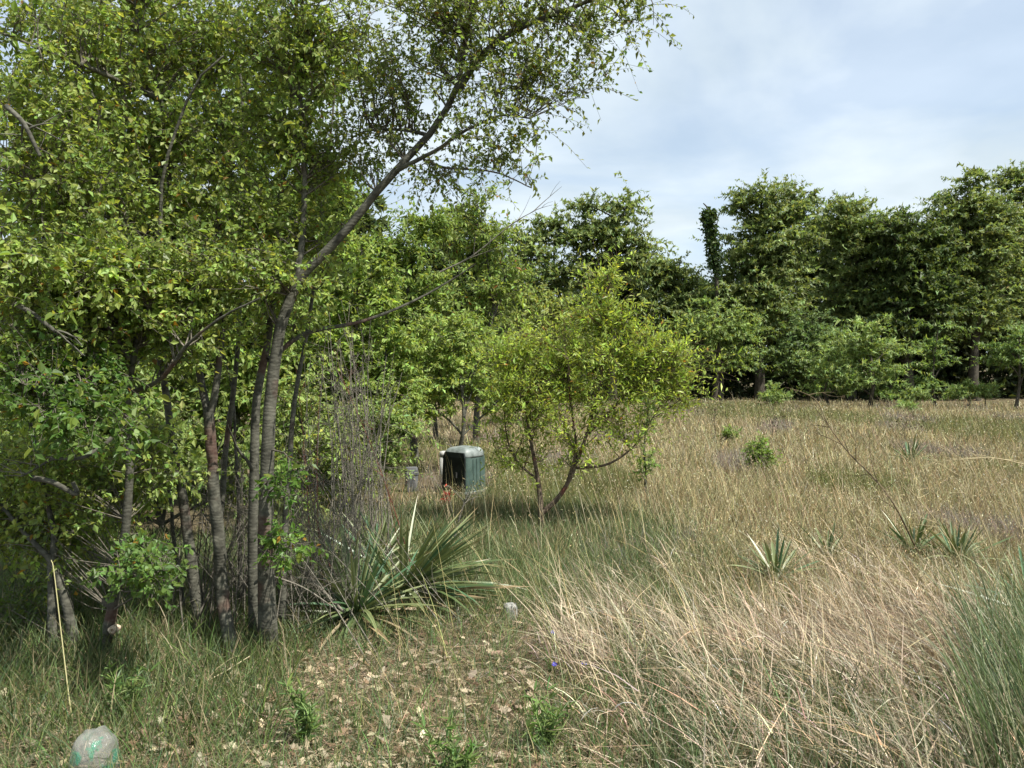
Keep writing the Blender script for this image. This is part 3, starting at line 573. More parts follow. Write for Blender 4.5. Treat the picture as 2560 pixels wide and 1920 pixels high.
clump = near_tree('leaning_tree', 'grey multi-trunked tree with one long trunk leaning out to the right over the sky', 590, 4.0, [
    ([(590, 1690, -.1), (560, 1500), (545, 1330), (530, 1180), (522, 1030)], .036, .028),
    ([(522, 1040), (500, 930, .1), (470, 800, .2), (440, 620, .2), (420, 420, .1), (400, 250, 0), (350, 80, -.1), (330, -120, -.1)], .022, .008),
    ([(524, 1040), (545, 930), (558, 760, .1), (545, 560, .2), (520, 300, .3), (480, 100, .4), (460, -100, .5)], .02, .008),
    ([(515, 1620, .25), (480, 1400, .25), (455, 1220, .25), (430, 1090, .25), (405, 930, .3), (370, 800, .4), (330, 640, .5), (280, 400, .6), (200, 150, .7)], .033, .008),
    ([(640, 1610, .15), (632, 1400, .15), (636, 1160, .15), (640, 1000, .15), (668, 850, .2), (685, 700, .25), (690, 560, .3), (715, 380, .35), (735, 150, .4), (745, -120, .4)], .031, .010),
    ([(672, 1610, .05), (664, 1400), (668, 1180), (675, 1000), (700, 820), (755, 690), (835, 612), (960, 458), (1075, 335), (1140, 225), (1158, 130), (1180, 0, -.05), (1195, -120, -.1)], .042, .011),
    ([(1140, 228), (1215, 130, -.1), (1320, 60, -.15), (1440, 15, -.2), (1540, -25, -.2), (1620, -20, -.2)], .02, .006),
    ([(985, 430), (1070, 385, -.1), (1160, 330, -.2), (1250, 290, -.2), (1330, 295, -.25)], .013, .004),
    ([(1072, 340), (1010, 325, .1), (930, 325, .2), (870, 350, .3)], .012, .004),
    ([(730, 740), (755, 600, .1), (760, 430, .15), (752, 220, .2), (758, 60, .2), (750, -120, .2)], .02, .010),
    ([(670, 900, .1), (760, 835, .3), (900, 805, .5), (1020, 760, .7), (1130, 700, .8), (1190, 660, .8)], .016, .004),
    ([(1060, 400), (1120, 420, -.1), (1230, 430, -.2), (1330, 470, -.25)], .008, .003),
    ([(640, 1180, .15), (600, 1130, .05), (570, 1060, -.1)], .012, .004),
    ([(700, 1600, .3), (712, 1400, .3), (722, 1200, .35), (735, 1000, .4), (770, 800, .5), (800, 560, .6), (830, 300, .7), (850, 60, .8)], .022, .006),
    ([(560, 1600, .4), (545, 1400, .4), (560, 1150, .45), (590, 900, .5), (600, 650, .6), (610, 350, .7), (590, 50, .8)], .024, .007),
    ([(610, 1560, .5), (600, 1350, .5), (590, 1150, .5), (575, 950, .5), (510, 760, .6)], .016, .005),
    ([(470, 1580, .5), (440, 1400, .5), (425, 1250, .5), (395, 1100, .6), (330, 950, .7)], .015, .005),
    ([(400, 250, 0), (250, 180, -.3), (100, 120, -.5), (-60, 60, -.6)], .016, .005),
    ([(440, 620, .2), (300, 560, -.1), (150, 480, -.4), (0, 420, -.6)], .014, .004),
  ], [
    dict(blobs=[(1010, 60, 190, 110, 0), (1200, 60, 150, 90, -.1), (1380, 50, 160, 80, -.15), (1540, 40, 110, 60, -.2), (1610, 90, 40, 40, -.2, .5), (1080, 210, 130, 80, 0), (950, 220, 130, 90, .1), (1270, 180, 130, 60, -.15),
                (1400, 130, 110, 50, -.2), (1100, -90, 500, 100, 0, .5)], nsec=271, ktw=5, sig=(.11, .11, .11), lpt=12, lw=0.0125, ll=0.0234, col=(.19, .25, .065)),
    dict(blobs=[(1200, 340, 110, 50, -.2), (1310, 300, 70, 50, -.25), (1320, 440, 65, 40, -.25), (1230, 430, 80, 40, -.2), (1080, 450, 110, 50, 0, .7), (960, 370, 110, 60, .1, .7), (880, 380, 80, 70, .2), (1480, 200, 60, 50, -.2)],
         nsec=92, ktw=4, sig=(.10, .10, .10), lpt=11, lw=0.0125, ll=0.0234, col=(.19, .25, .065)),
    dict(blobs=[(680, 120, 170, 110, .2), (480, 80, 180, 110, .1), (280, 90, 170, 110, -.1), (90, 90, 140, 110, -.4), (820, 120, 110, 110, .1), (500, -120, 500, 130, 0, .4)],
         nsec=283, ktw=5, sig=(.12, .12, .12), lpt=12, lw=0.0155, ll=0.0280),
    dict(blobs=[(120, 300, 160, 110, -.4), (330, 310, 150, 100, 0), (520, 330, 140, 100, .1), (690, 340, 120, 100, .2), (800, 420, 90, 80, .3), (120, 500, 170, 100, -.4), (330, 500, 140, 90, 0), (530, 540, 140, 90, .1), (690, 560, 110, 80, .2), (800, 600, 70, 70, .3)],
         nsec=389, ktw=5, sig=(.12, .12, .12), lpt=12, lw=0.0162, ll=0.0287),
    dict(blobs=[(560, 680, 130, 60, -.1), (420, 720, 120, 60, -.1), (680, 690, 90, 50, 0), (560, 800, 120, 60, .2, .7), (700, 780, 60, 50, .2, .6)],
         nsec=130, ktw=5, sig=(.11, .11, .11), lpt=12, lw=0.0162, ll=0.0287),
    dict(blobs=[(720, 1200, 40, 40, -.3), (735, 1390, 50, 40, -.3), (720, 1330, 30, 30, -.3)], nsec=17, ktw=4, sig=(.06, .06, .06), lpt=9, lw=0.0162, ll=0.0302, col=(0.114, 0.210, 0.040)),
  ])
crook = near_tree('crooked_tree', 'crooked thin-trunked tree with a pale knot low on its stem beside the grey trunks', 255, 3.85, [
    ([(250, 1680, 0), (268, 1570), (285, 1490), (300, 1420), (318, 1270), (326, 1130), (318, 1050), (322, 960), (335, 900), (345, 830, -.05), (375, 760, -.1), (400, 600, -.1), (402, 480, -.1), (420, 380, -.15), (450, 300, -.15), (490, 205, -.2), (560, 140, -.2)], .028, .005),
    ([(322, 985), (400, 950, -.1), (470, 860, -.2), (560, 790, -.25), (650, 745, -.3)], .013, .004),
    ([(330, 900), (250, 800, -.2), (120, 720, -.4), (-20, 640, -.6)], .015, .004),
    ([(318, 1060), (220, 1140, -.1), (130, 1150, -.2), (60, 1190, -.3)], .013, .004),
    ([(322, 960), (240, 960, -.3), (150, 990, -.5), (60, 960, -.6)], .012, .004),
  ], [
    dict(blobs=[(110, 680, 150, 90, -.4), (280, 690, 120, 80, -.2), (90, 820, 150, 80, -.3), (260, 830, 100, 80, 0), (440, 830, 90, 60, 0)], nsec=248, ktw=5, sig=(.11, .11, .11), lpt=12, lw=0.0170, ll=0.0310),
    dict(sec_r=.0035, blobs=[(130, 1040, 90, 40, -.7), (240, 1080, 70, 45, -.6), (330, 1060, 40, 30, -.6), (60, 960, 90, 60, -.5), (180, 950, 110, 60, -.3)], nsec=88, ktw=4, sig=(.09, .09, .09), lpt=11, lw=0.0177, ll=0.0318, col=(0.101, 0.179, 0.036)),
    dict(sec_r=.0028, blobs=[(100, 1180, 120, 70, .2), (280, 1200, 90, 70, .3), (80, 1300, 110, 60, .4), (400, 1130, 70, 60, .2)], nsec=130, ktw=5, sig=(.11, .11, .11), lpt=11, lw=0.0170, ll=0.0318),
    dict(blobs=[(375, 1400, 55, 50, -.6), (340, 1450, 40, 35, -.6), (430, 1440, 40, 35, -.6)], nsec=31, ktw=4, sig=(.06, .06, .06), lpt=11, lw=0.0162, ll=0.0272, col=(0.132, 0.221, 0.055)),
  ])
# the pale knot
mb = MB(); kp = Pw(283, 1575, 3.80)
a = np.linspace(0, 2 * np.pi, 11)[:-1]
ring = lambda s, o, z: np.stack([kp[0] + np.cos(a) * s * (1 + .2 * np.sin(a * 3)), np.full(10, kp[1] - o), kp[2] + z + np.sin(a) * s * .85], 1)
V = np.vstack([ring(.024, -.03, 0), ring(.022, .012, 0), ring(.012, .016, 0), ring(.008, .004, 0)]); q = np.arange(40).reshape(4, 10)
mb.add(V, np.concatenate([np.stack([q[k], np.roll(q[k], -1), np.roll(q[k + 1], -1), q[k + 1]], 1) for k in range(3)])); mb.f.append(q[3][None])
mb.build('knot', plain_mat('pale_knot', (.3, .22, .15), (.6, .5, .38), scale=60, rough=.9), crook, smooth=True)
fork = near_tree('forked_tree', 'small dark tree forking low down nearest the left picture edge', 185, 3.9, [
    ([(195, 1690, 0), (180, 1560), (160, 1480), (130, 1410), (95, 1370, 0), (40, 1310, .1), (-30, 1220, .2)], .032, .008),
    ([(128, 1412), (132, 1350, .05), (120, 1270, .1), (90, 1130, .2), (60, 960, .2), (20, 760, .2), (0, 540, .1)], .018, .005),
  ], [
    dict(sec_r=.003, blobs=[(40, 1150, 110, 90, .3), (20, 1330, 100, 60, .2), (170, 1300, 80, 60, .4), (0, 700, 110, 100, .1), (20, 900, 100, 90, .1)], nsec=142, ktw=5, sig=(.11, .11, .11), lpt=11, lw=0.0162, ll=0.0302),
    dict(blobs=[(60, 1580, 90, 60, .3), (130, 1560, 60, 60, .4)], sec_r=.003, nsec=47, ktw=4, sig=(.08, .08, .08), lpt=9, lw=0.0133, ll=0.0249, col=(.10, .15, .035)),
  ])
# the 100 largest-looking leaves of each near tree are pieces of their own, the rest one crown each
tmpl = []
for k in range(6):
    mb = MB(); leaves(mb, np.zeros((1, 3)), np.array([[0, 1., 0]]), np.array([[0, 0, 1.]]), 1.0, 1.0, tints(1, (.2, .27, .06), .2, .1), True)
    tmpl.append(mb.mesh('leaf', M_leaf))
from mathutils import Matrix
done = {}
for t in (clump, crook, fork):
    sets = [s for s in leaf_pool if s[0] == t]
    P_, D_, N_, L_, W_, C_ = [np.concatenate([s[2][k] for s in sets]) for k in range(6)]
    u, v, f = proj(P_)
    size = np.where((u > 10) & (u < 2550) & (v > 10) & (v < 1910), L_ / f, 0)
    big = np.argsort(-size)[:100]
    ml = MB(); m = np.ones(len(P_), bool); m[big] = False
    leaves(ml, P_[m], D_[m], N_[m], L_[m], W_[m] * 1.1, C_[m])
    cr = ml.build('crown', M_leaf, t, kind='stuff')
    org = parent_world(cr) - np.array(cr.location) * 0
    for j in big:
        d = unit(D_[j]); s = unit(np.cross(d, N_[j])); nn = np.cross(s, d)
        o = bpy.data.objects.new('leaf', tmpl[int(R() * 6)]); COL.objects.link(o); o.parent = cr
        lp = P_[j] - parent_world(t)
        o.matrix_local = Matrix([[s[0] * W_[j], d[0] * L_[j], nn[0] * L_[j], lp[0]], [s[1] * W_[j], d[1] * L_[j], nn[1] * L_[j], lp[1]], [s[2] * W_[j], d[2] * L_[j], nn[2] * L_[j], lp[2]], [0, 0, 0, 1]])

# ------------------------------------------------------------------ bare twiggy shrubs
def twig_shrub(name, label, u, Y, tips, nst, r=.006, wood=(1, 1, 1), red=0, kids=7, mat=None, klen=.25, spread=.16):
    base = ground_pt(u, Y); t = thing(name, base, label, 'shrub', 'bare twiggy shrubs round the trunks')
    mb = MB()
    T, _ = blob_points(tips, Y, nst, .5)
    S = base + rng.normal(size=(nst, 3)) * [spread, spread * .7, 0]; S[:, 2] = gh(S[:, 0], S[:, 1]) - .02
    st = bez(S, T, .05, .07, 9)
    for col, m in ((np.array(wood), R(nst) >= red), (np.array([1.0, .42, .36]), None)):
        if m is None: m = ~m0
        m0 = m
        if not m.any(): continue
        a = st[m]; tubes(mb, a, np.full((len(a), 1), r) * np.linspace(1, .25, 9)[None] * U(.6, 1.2, (len(a), 1)), 4, col)
        tt = U(.25, .95, (len(a), kids)) * 7.999; ti = tt.astype(int); q = a[np.arange(len(a))[:, None], ti].reshape(-1, 3)
        tg = np.repeat(unit(a[:, -1] - a[:, 0]), kids, 0)
        e = q + unit(tg * .8 + rng.normal(size=q.shape) * .7) * U(.3, 1, (len(q), 1)) * klen
        k2 = bez(q, e, .05, .12, 5); tubes(mb, k2, np.full((len(q), 1), r * .35) * np.linspace(1, .4, 5)[None], 3, col)
        q3 = k2[:, rng.integers(1, 4, 2)].reshape(-1, 3); e3 = q3 + unit(np.repeat(e - q, 2, 0) + rng.normal(size=q3.shape) * .12) * U(.2, .6, (len(q3), 1)) * klen * .6
        tubes(mb, bez(q3, e3, .05, .1, 4), np.full((len(q3), 1), r * .22) * np.linspace(1, .5, 4)[None], 3, col)
    mb.build('stems', mat or M_twig, t, smooth=True, kind='stuff')
    return t
twig_shrub('bare_shrub', 'bare reddish twiggy shrub right of the grey trunks', 850, 5.0, [(820, 900, 90, 120), (880, 1000, 110, 130), (760, 1100, 80, 120), (960, 1120, 70, 90)], 30, .005, red=.25, klen=.34, spread=.28)
twig_shrub('bare_shrub', 'pale bare twigs tangled between the grey trunks and the yucca', 760, 4.45, [(760, 1200, 130, 130), (860, 1280, 110, 120), (660, 1200, 80, 130)], 40, .0042, klen=.3, spread=.3)
twig_shrub('bare_shrub', 'thin bare stems crowded among the feet of the grey trunks', 560, 4.35, [(520, 1150, 90, 150), (600, 1200, 80, 150), (680, 1200, 60, 150)], 44, .005, klen=.26, wood=(.8, .8, .8), spread=.3)
twig_shrub('bare_shrub', 'dark bare twigs in the shade under the left foliage', 230, 4.6, [(120, 1250, 140, 120), (320, 1250, 120, 120), (420, 1330, 60, 90)], 34, .0032, klen=.26, wood=(.55, .55, .55), spread=.45)
twig_shrub('bare_shrub', 'tall grey bare shrub behind the leaning trunk above the green utility box', 900, 6.5, [(900, 760, 60, 110), (880, 900, 80, 120), (960, 940, 60, 100), (820, 840, 50, 110)], 24, .007, klen=.32)
def rod(name, label, pts, Y, r0, r1, mat, cat='stick', kids=0, klen=.2, wood=None, group=None, base=None):
    ln = px_line(pts, Y, 24); t = thing(name, base if base is not None else ln[0], label, cat, group)
    m1 = MB(); tubes(m1, ln, limb_radii(24, r0, r1), 7, wood); m1.build('stem', mat, t, smooth=True)
    if kids:
        m2 = MB(); j = rng.integers(6, 23, kids); tg = unit(ln[np.minimum(j + 1, 23)] - ln[j - 1])
        e = ln[j] + unit(tg * .8 + rng.normal(size=(kids, 3)) * [.7, .5, .5] + [0, 0, .25]) * U(.3, 1, (kids, 1)) * klen
        b = bez(ln[j], e, .04, .08, 6); tubes(m2, b, np.full((kids, 1), r0 * .5) * np.linspace(1, .3, 6)[None], 4, wood)
        q = b[:, 3]; e2 = q + unit(e - ln[j] + rng.normal(size=(kids, 3)) * .12) * klen * .45
        tubes(m2, bez(q, e2, .04, .08, 4), np.full((kids, 1), r0 * .3) * np.linspace(1, .4, 4)[None], 3, wood)
        m2.build('side_twigs', mat, t, smooth=True, kind='stuff')
    return t
rod('fallen_branch', 'bare grey stick slanting from the grey trunks down to the yucca', [(650, 1430, -.1), (680, 1440), (760, 1470), (850, 1530)], 4.2, .006, .004, M_twig)
rod('fallen_branch', 'pale slanting dead branch propped over the left edge of the yucca', [(740, 1410, .1), (800, 1470, .05), (860, 1530)], 4.4, .011, .008, M_twig)
rod('dead_limb', 'dead forked limb crossing the left foliage at an angle', [(-20, 790, 0), (60, 830), (160, 880), (290, 960)], 3.6, .009, .005, M_twig, kids=5, klen=.18)
rod('dead_limb', 'broken mossy dead limb sticking out over the shade at left', [(80, 1195, 0), (130, 1205), (190, 1235), (182, 1205)], 3.6, .014, .01, M_bark)
rod('dead_limb', 'short lit branch end in the upper left foliage', [(15, 265, 0), (60, 310), (100, 390)], 3.2, .012, .007, M_bark, kids=4, klen=.2)
rod('dead_limb', 'thin dead branch hanging among the leaves at upper left', [(40, 760, 0), (90, 790), (140, 830)], 3.3, .012, .008, M_bark, kids=3, klen=.2)
rod('dead_limb', 'curved bare branch arching over the green utility box tree', [(1100, 680, 0), (1180, 640), (1280, 560), (1340, 525)], 9.5, .012, .004, M_twig, kids=7, klen=.5)
rod('long_stalk', 'long pale dry stalk lying slantwise in front of the tree feet', [(415, 1800, -.3), (470, 1730, -.15), (560, 1680), (625, 1640, .1)], 3.6, .0035, .002, M_dry, wood=(.62, .55, .36), cat='stalk')
rod('long_stalk', 'tall pale grass stalk standing up at the left in front of the forked tree', [(188, 1850, 0), (172, 1740), (155, 1600), (135, 1430), (128, 1400)], 3.15, .003, .0015, M_dry, wood=(.6, .56, .3), cat='stalk')

# ------------------------------------------------------------------ utility boxes
def rounded_box(mb, c, hw, hd, rot, levels, p=5.0, n=40):
    """levels: (z, scale); superellipse rings stacked and closed"""
    a = np.arange(n) / n * 2 * np.pi
    cx = np.sign(np.cos(a)) * np.abs(np.cos(a)) ** (2 / p) * hw; cyy = np.sign(np.sin(a)) * np.abs(np.sin(a)) ** (2 / p) * hd
    X = cx * math.cos(rot) - cyy * math.sin(rot); Y = cx * math.sin(rot) + cyy * math.cos(rot)
    V = np.concatenate([np.stack([c[0] + X * s, c[1] + Y * s, np.full(n, c[2] + z)], 1) for z, s in levels])
    q = np.arange(n * len(levels)).reshape(len(levels), n)
    mb.add(V, np.concatenate([np.stack([q[k], np.roll(q[k], -1), np.roll(q[k + 1], -1), q[k + 1]], 1) for k in range(len(levels) - 1)]))
    mb.f += [q[0][::-1][None], q[-1][None]]
M_dark_metal = plain_mat('dark_metal', (.03, .03, .03), (.08, .08, .08), rough=.4)
bp = ground_pt(1161, 8.6)
box = thing('utility_box', bp, 'dark green utility pedestal with a rounded pale top half hidden in the grass', 'utility box')
M_green = plain_mat('green_plastic', (.04, .07, .06), (.075, .115, .10), rough=.42, scale=9, spec=.5, bump=.05)
M_pale_green = plain_mat('pale_green', (.11, .13, .12), (.26, .29, .28), rough=.5, scale=12, spec=.5, bump=.05)  # paler green than the body, for cap and base rim
rot = math.radians(-38)
mb = MB(); rounded_box(mb, bp, .185, .185, rot, [(-.05, 1.06), (.10, 1.05), (.11, 1.0), (.49, .952)], p=7); mb.build('body', M_green, box, smooth=False)
mb = MB(); rounded_box(mb, bp, .187, .187, rot, [(.487, .954), (.51, .950), (.545, .915), (.57, .84), (.588, .70), (.597, .45), (.60, .15)], p=5); mb.build('cap', M_pale_green, box, smooth=True)
mb = MB(); rounded_box(mb, bp, .20, .20, rot, [(.088, .96), (.093, .99), (.112, .99), (.118, .96)], p=7); mb.build('base_rim', M_pale_green, box)
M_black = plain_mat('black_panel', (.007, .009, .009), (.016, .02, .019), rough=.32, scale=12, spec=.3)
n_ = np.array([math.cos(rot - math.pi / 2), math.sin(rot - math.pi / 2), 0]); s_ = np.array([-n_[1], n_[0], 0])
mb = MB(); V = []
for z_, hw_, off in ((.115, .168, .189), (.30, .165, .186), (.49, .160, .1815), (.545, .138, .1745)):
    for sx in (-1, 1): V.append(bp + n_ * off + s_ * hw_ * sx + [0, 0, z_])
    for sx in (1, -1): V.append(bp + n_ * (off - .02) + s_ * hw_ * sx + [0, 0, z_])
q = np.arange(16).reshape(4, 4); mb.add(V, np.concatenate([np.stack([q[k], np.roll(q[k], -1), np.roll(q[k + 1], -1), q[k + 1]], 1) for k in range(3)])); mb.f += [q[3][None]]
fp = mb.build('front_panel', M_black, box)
mb = MB(); hp = bp + n_ * .195 + s_ * .05 + [0, 0, .3]; rounded_box(mb, hp, .012, .008, rot, [(-.03, 1), (.03, 1)], p=3, n=12); mb.build('latch', M_dark_metal, fp)
mb = MB()
n_ = np.array([math.cos(rot), math.sin(rot), 0]); s_ = np.array([-n_[1], n_[0], 0])
for x_ in (-.06, .0, .06): tubes(mb, np.array([bp + n_ * .187 + s_ * x_ + [0, 0, .13], bp + n_ * .18 + s_ * x_ + [0, 0, .47]]), [.005, .005], 5)
mb.build('rib', M_green, box)
bp = ground_pt(1110, 9.4)
M_grey = plain_mat('pale_grey_plastic', (.3, .3, .28), (.5, .49, .46), rough=.5, scale=14)
po = thing('marker_post', bp, 'pale grey cable post standing close behind the left side of the green utility box', 'post')
mb = MB(); rounded_box(mb, bp, .055, .055, 0, [(-.05, 1), (.40, 1)], p=2.2, n=20); mb.build('shaft', M_grey, po, smooth=True)
mb = MB(); rounded_box(mb, bp, .06, .06, 0, [(.395, 1), (.43, 1), (.455, .8), (.46, .3)], p=2.2, n=20); mb.build('cap', M_grey, po, smooth=True)
ln = px_line([(1126, 1225), (1130, 1180), (1136, 1140), (1132, 1118), (1118, 1110)], 9.0, 16)
c_ = MB(); tubes(c_, ln, np.full(16, .006), 6)
cb = c_.build('cable', plain_mat('black_rubber', (.01, .01, .01), (.03, .03, .03), rough=.5)); setp(cb, 'black cable loop curling up between the grey post and the green box', 'cable')
bp = ground_pt(1028, 9.3)
po = thing('stub_post', bp, 'short dark grey post in the shade left of the utility box', 'post')
M_dgrey = plain_mat('dark_grey_plastic', (.07, .075, .08), (.16, .165, .17), rough=.6, scale=14)
mb = MB(); rounded_box(mb, bp, .075, .06, .3, [(-.05, 1), (.26, 1), (.29, .9)], p=5, n=24); mb.build('shaft', M_dgrey, po, smooth=False)
mb = MB(); rounded_box(mb, bp, .078, .063, .3, [(.2, 1), (.205, 1.06), (.23, 1.06), (.235, 1)], p=5, n=24); mb.build('band', M_dgrey, po)
# red scrap
bp = ground_pt(1117, 7.9); t = thing('red_seed_head', bp, 'small rusty red dried seed head on a stalk left of the utility box foot', 'weed')
mb = MB(); top = Pw(1117, 1225, 7.9); tubes(mb, smooth_line([bp, (bp + top) / 2 + [.02, 0, 0], top], 8), np.full(8, .004), 5, (.5, .45, .3)); mb.build('stalk', M_dry, t)
mb = MB(); n = 70; p = Pw(1117, 1245, 7.9) + rng.normal(size=(n, 3)) * [.018, .018, .045]
leaves(mb, p, rng.normal(size=(n, 3)) + [0, 0, .8], rng.normal(size=(n, 3)), .04, .018, tints(n, (.38, .07, .045), .3)); mb.build('seeds', M_dry, t, kind='stuff')

# ------------------------------------------------------------------ yuccas, every leaf its own piece
def yucca_leaf_mesh(bend, wd, col, tipdry=True):
    n = 7; t = np.linspace(0, 1, n); th = np.cumsum(np.full(n, bend / n)); th = th - th[0]
    y = np.concatenate([[0], np.cumsum(np.cos(th[:-1]) / (n - 1))]); z = np.concatenate([[0], np.cumsum(-np.sin(th[:-1]) / (n - 1))])
    ww = wd * np.array([.75, .95, 1, .95, .8, .5, .03]) * .5
    L_ = np.stack([-ww, y, z + ww * .5], 1); M_ = np.stack([np.zeros(n), y, z], 1); R_ = np.stack([ww, y, z + ww * .5], 1)
    mb = MB(); q = np.arange(3 * n).reshape(3, n)
    f = np.concatenate([np.stack([q[a][:-1], q[a + 1][:-1], q[a + 1][1:], q[a][1:]], 1) for a in (0, 1)])
    c = np.tile(np.array(col)[None] * np.ones((n, 1)), (3, 1)); edge = np.array(col) * [1.5, 1.35, 1.2]; c[:n] = edge; c[2 * n:] = edge
    if tipdry: c[[n - 1, 2 * n - 1, 3 * n - 1]] = (.25, .16, .08)
    mb.add(np.concatenate([L_, M_, R_]), f, c)
    return mb.mesh('leaf', M_yucca, smooth=False)
YM = [yucca_leaf_mesh(b, .052, c) for b in (.1, .35, .7, 1.1) for c in ((.08, .12, .05), (.125, .16, .075), (.14, .175, .08), (.055, .12, .06))]
YD = [yucca_leaf_mesh(b, .05, c, False) for b in (.2, .6, 1.0) for c in ((.30, .24, .15), (.22, .19, .13))]
def rotm(az, el, roll):
    d = np.array([math.cos(el) * math.cos(az), math.cos(el) * math.sin(az), math.sin(el)]); up = np.array([0, 0, 1.])
    s = unit(np.cross(d, up)); nn = np.cross(s, d)
    s2 = s * math.cos(roll) + nn * math.sin(roll); n2 = np.cross(s2, d)
    return s2, d, n2
def yucca(label, u, Y, n, Lm, el0=.05, el1=1.45, azs=None, ndead=0, width=1.0, darker=False):
    base = ground_pt(u, Y); t = thing('yucca', base, label, 'yucca', 'yucca plants in the grass')
    for k in range(n + ndead):
        dead = k >= n
        az = U(*azs) if azs and R() < .6 else k * 2.39996 + U(-.2, .2)
        q = (k + .5) / n if not dead else R()
        el = el0 + (el1 - el0) * q ** 1.5 if not dead else U(-.05, .25)
        ln = Lm * U(.75, 1.15) * (1 - .25 * (q if not dead else 0))
        me = YD[int(R() * len(YD))] if dead else YM[int(R() * 8) + (8 if (el < .7 and R() < .5) else 0)]
        s, d, nn = rotm(az, el, U(-.5, .5))
        o = bpy.data.objects.new('leaf', me); COL.objects.link(o); o.parent = t
        wv = ln * width * U(.8, 1.1)
        b0 = np.array([math.cos(az), math.sin(az), 0]) * .03 + [0, 0, .03 + .06 * (q if not dead else 0)]
        o.matrix_local = Matrix([[s[0] * wv, d[0] * ln, nn[0] * ln, b0[0]], [s[1] * wv, d[1] * ln, nn[1] * ln, b0[1]], [s[2] * wv, d[2] * ln, nn[2] * ln, b0[2]], [0, 0, 0, 1]])
    return t
yucca('dark upright yucca with tall stiff leaves nearest the grey trunks', 890, 4.6, 96, .66, -.04, 1.45, ndead=22, width=.9)
yucca('sprawling sunlit yucca whose long leaves fan out to the right', 1005, 4.95, 140, .82, -.06, 1.2, azs=(-.8, .5), ndead=14, width=.8)
yucca('half-hidden yucca behind the dark upright one', 940, 5.6, 40, .55, .2, 1.4, ndead=6)
yucca('small yucca tuft in the pale dry grass below the lone shrub', 1945, 5.35, 26, .38, .5, 1.45, width=1.5)
yucca('bushy dark yucca in the dry grass towards the right edge', 2400, 5.9, 40, .46, .3, 1.4, width=1.3)
yucca('yucca tuft just left of the bushy dark one', 2290, 6.2, 24, .42, .4, 1.4, width=1.3)
yucca('yucca leaves entering at the right picture edge', 2590, 4.5, 30, .5, .1, 1.2, width=1.2)
yucca('far yucca tuft in the middle of the dry field', 2280, 12.3, 24, .55, .5, 1.45, width=1.5)
yucca('tiny yucca tuft at the green grass edge', 2075, 6.0, 18, .34, .6, 1.45, width=1.5)

# ------------------------------------------------------------------ litter and small things on the ground
# clear plastic jug, crumpled, at the bottom edge
bp = np.array([(222 - CX) / F * 2.75, 2.75, 0.0]); bp[2] = gh(bp[0], bp[1])
jug = thing('plastic_bag', bp, 'crumpled clear plastic bag with green print lying in the grass at the bottom edge', 'plastic bag')
n1, n2 = 16, 28
th = np.linspace(0, np.pi / 2, n1)[:, None]; ph = np.linspace(0, 2 * np.pi, n2, endpoint=False)[None]
wob = 1 + .05 * np.sin(ph * 5 + 1) * np.sin(th * 3) + .03 * np.sin(ph * 9 + th * 4) + .02 * np.sin(ph * 3 - th * 6)
X = .08 * np.sin(th) ** .7 * np.cos(ph) * wob; Y = .085 * np.sin(th) ** .7 * np.sin(ph) * wob; Z = .165 * np.cos(th) ** .55 * (wob * .35 + .65) + 0 * ph
V = np.stack([X, Y, Z], -1).reshape(-1, 3) + bp; V[:, 2] -= .005
q = np.arange(n1 * n2).reshape(n1, n2)
mb = MB(); mb.add(V, np.stack([q[:-1], np.roll(q[:-1], -1, 1), np.roll(q[1:], -1, 1), q[1:]], -1).reshape(-1, 4))
def plastic():
    m, t, o, n, l = mat_new('clear_plastic')
    g = n('ShaderNodeNewGeometry'); z = n('ShaderNodeTexNoise'); z.inputs['Scale'].default_value = 14; z.inputs['Detail'].default_value = 4; l(g.outputs['Position'], z.inputs['Vector'])
    r = n('ShaderNodeValToRGB'); e = r.color_ramp.elements; e[0].position = .56; e[0].color = (.42, .42, .39, 1); e[1].position = .62; e[1].color = (.12, .55, .38, 1); l(z.outputs[0], r.inputs[0])
    pb = n('ShaderNodeBsdfPrincipled'); pb.inputs['Roughness'].default_value = .12; l(r.outputs[0], pb.inputs['Base Color'])
    tp = n('ShaderNodeBsdfTransparent'); tr = n('ShaderNodeBsdfTranslucent'); l(r.outputs[0], tr.inputs[0])
    z2 = n('ShaderNodeTexNoise'); z2.inputs['Scale'].default_value = 40; z2.inputs['Detail'].default_value = 6; l(g.outputs['Position'], z2.inputs['Vector'])
    bpn = n('ShaderNodeBump'); bpn.inputs['Strength'].default_value = .8; bpn.inputs['Distance'].default_value = .01; l(z2.outputs[0], bpn.inputs['Height']); l(bpn.outputs[0], pb.inputs['Normal'])
    a = n('ShaderNodeMixShader'); a.inputs[0].default_value = .3; l(pb.outputs[0], a.inputs[1]); l(tr.outputs[0], a.inputs[2])
    b = n('ShaderNodeMixShader'); b.inputs[0].default_value = .58; l(a.outputs[0], b.inputs[1]); l(tp.outputs[0], b.inputs[2]); l(b.outputs[0], o.inputs[0])
    return m
mb.build('film', plastic(), jug, smooth=True)
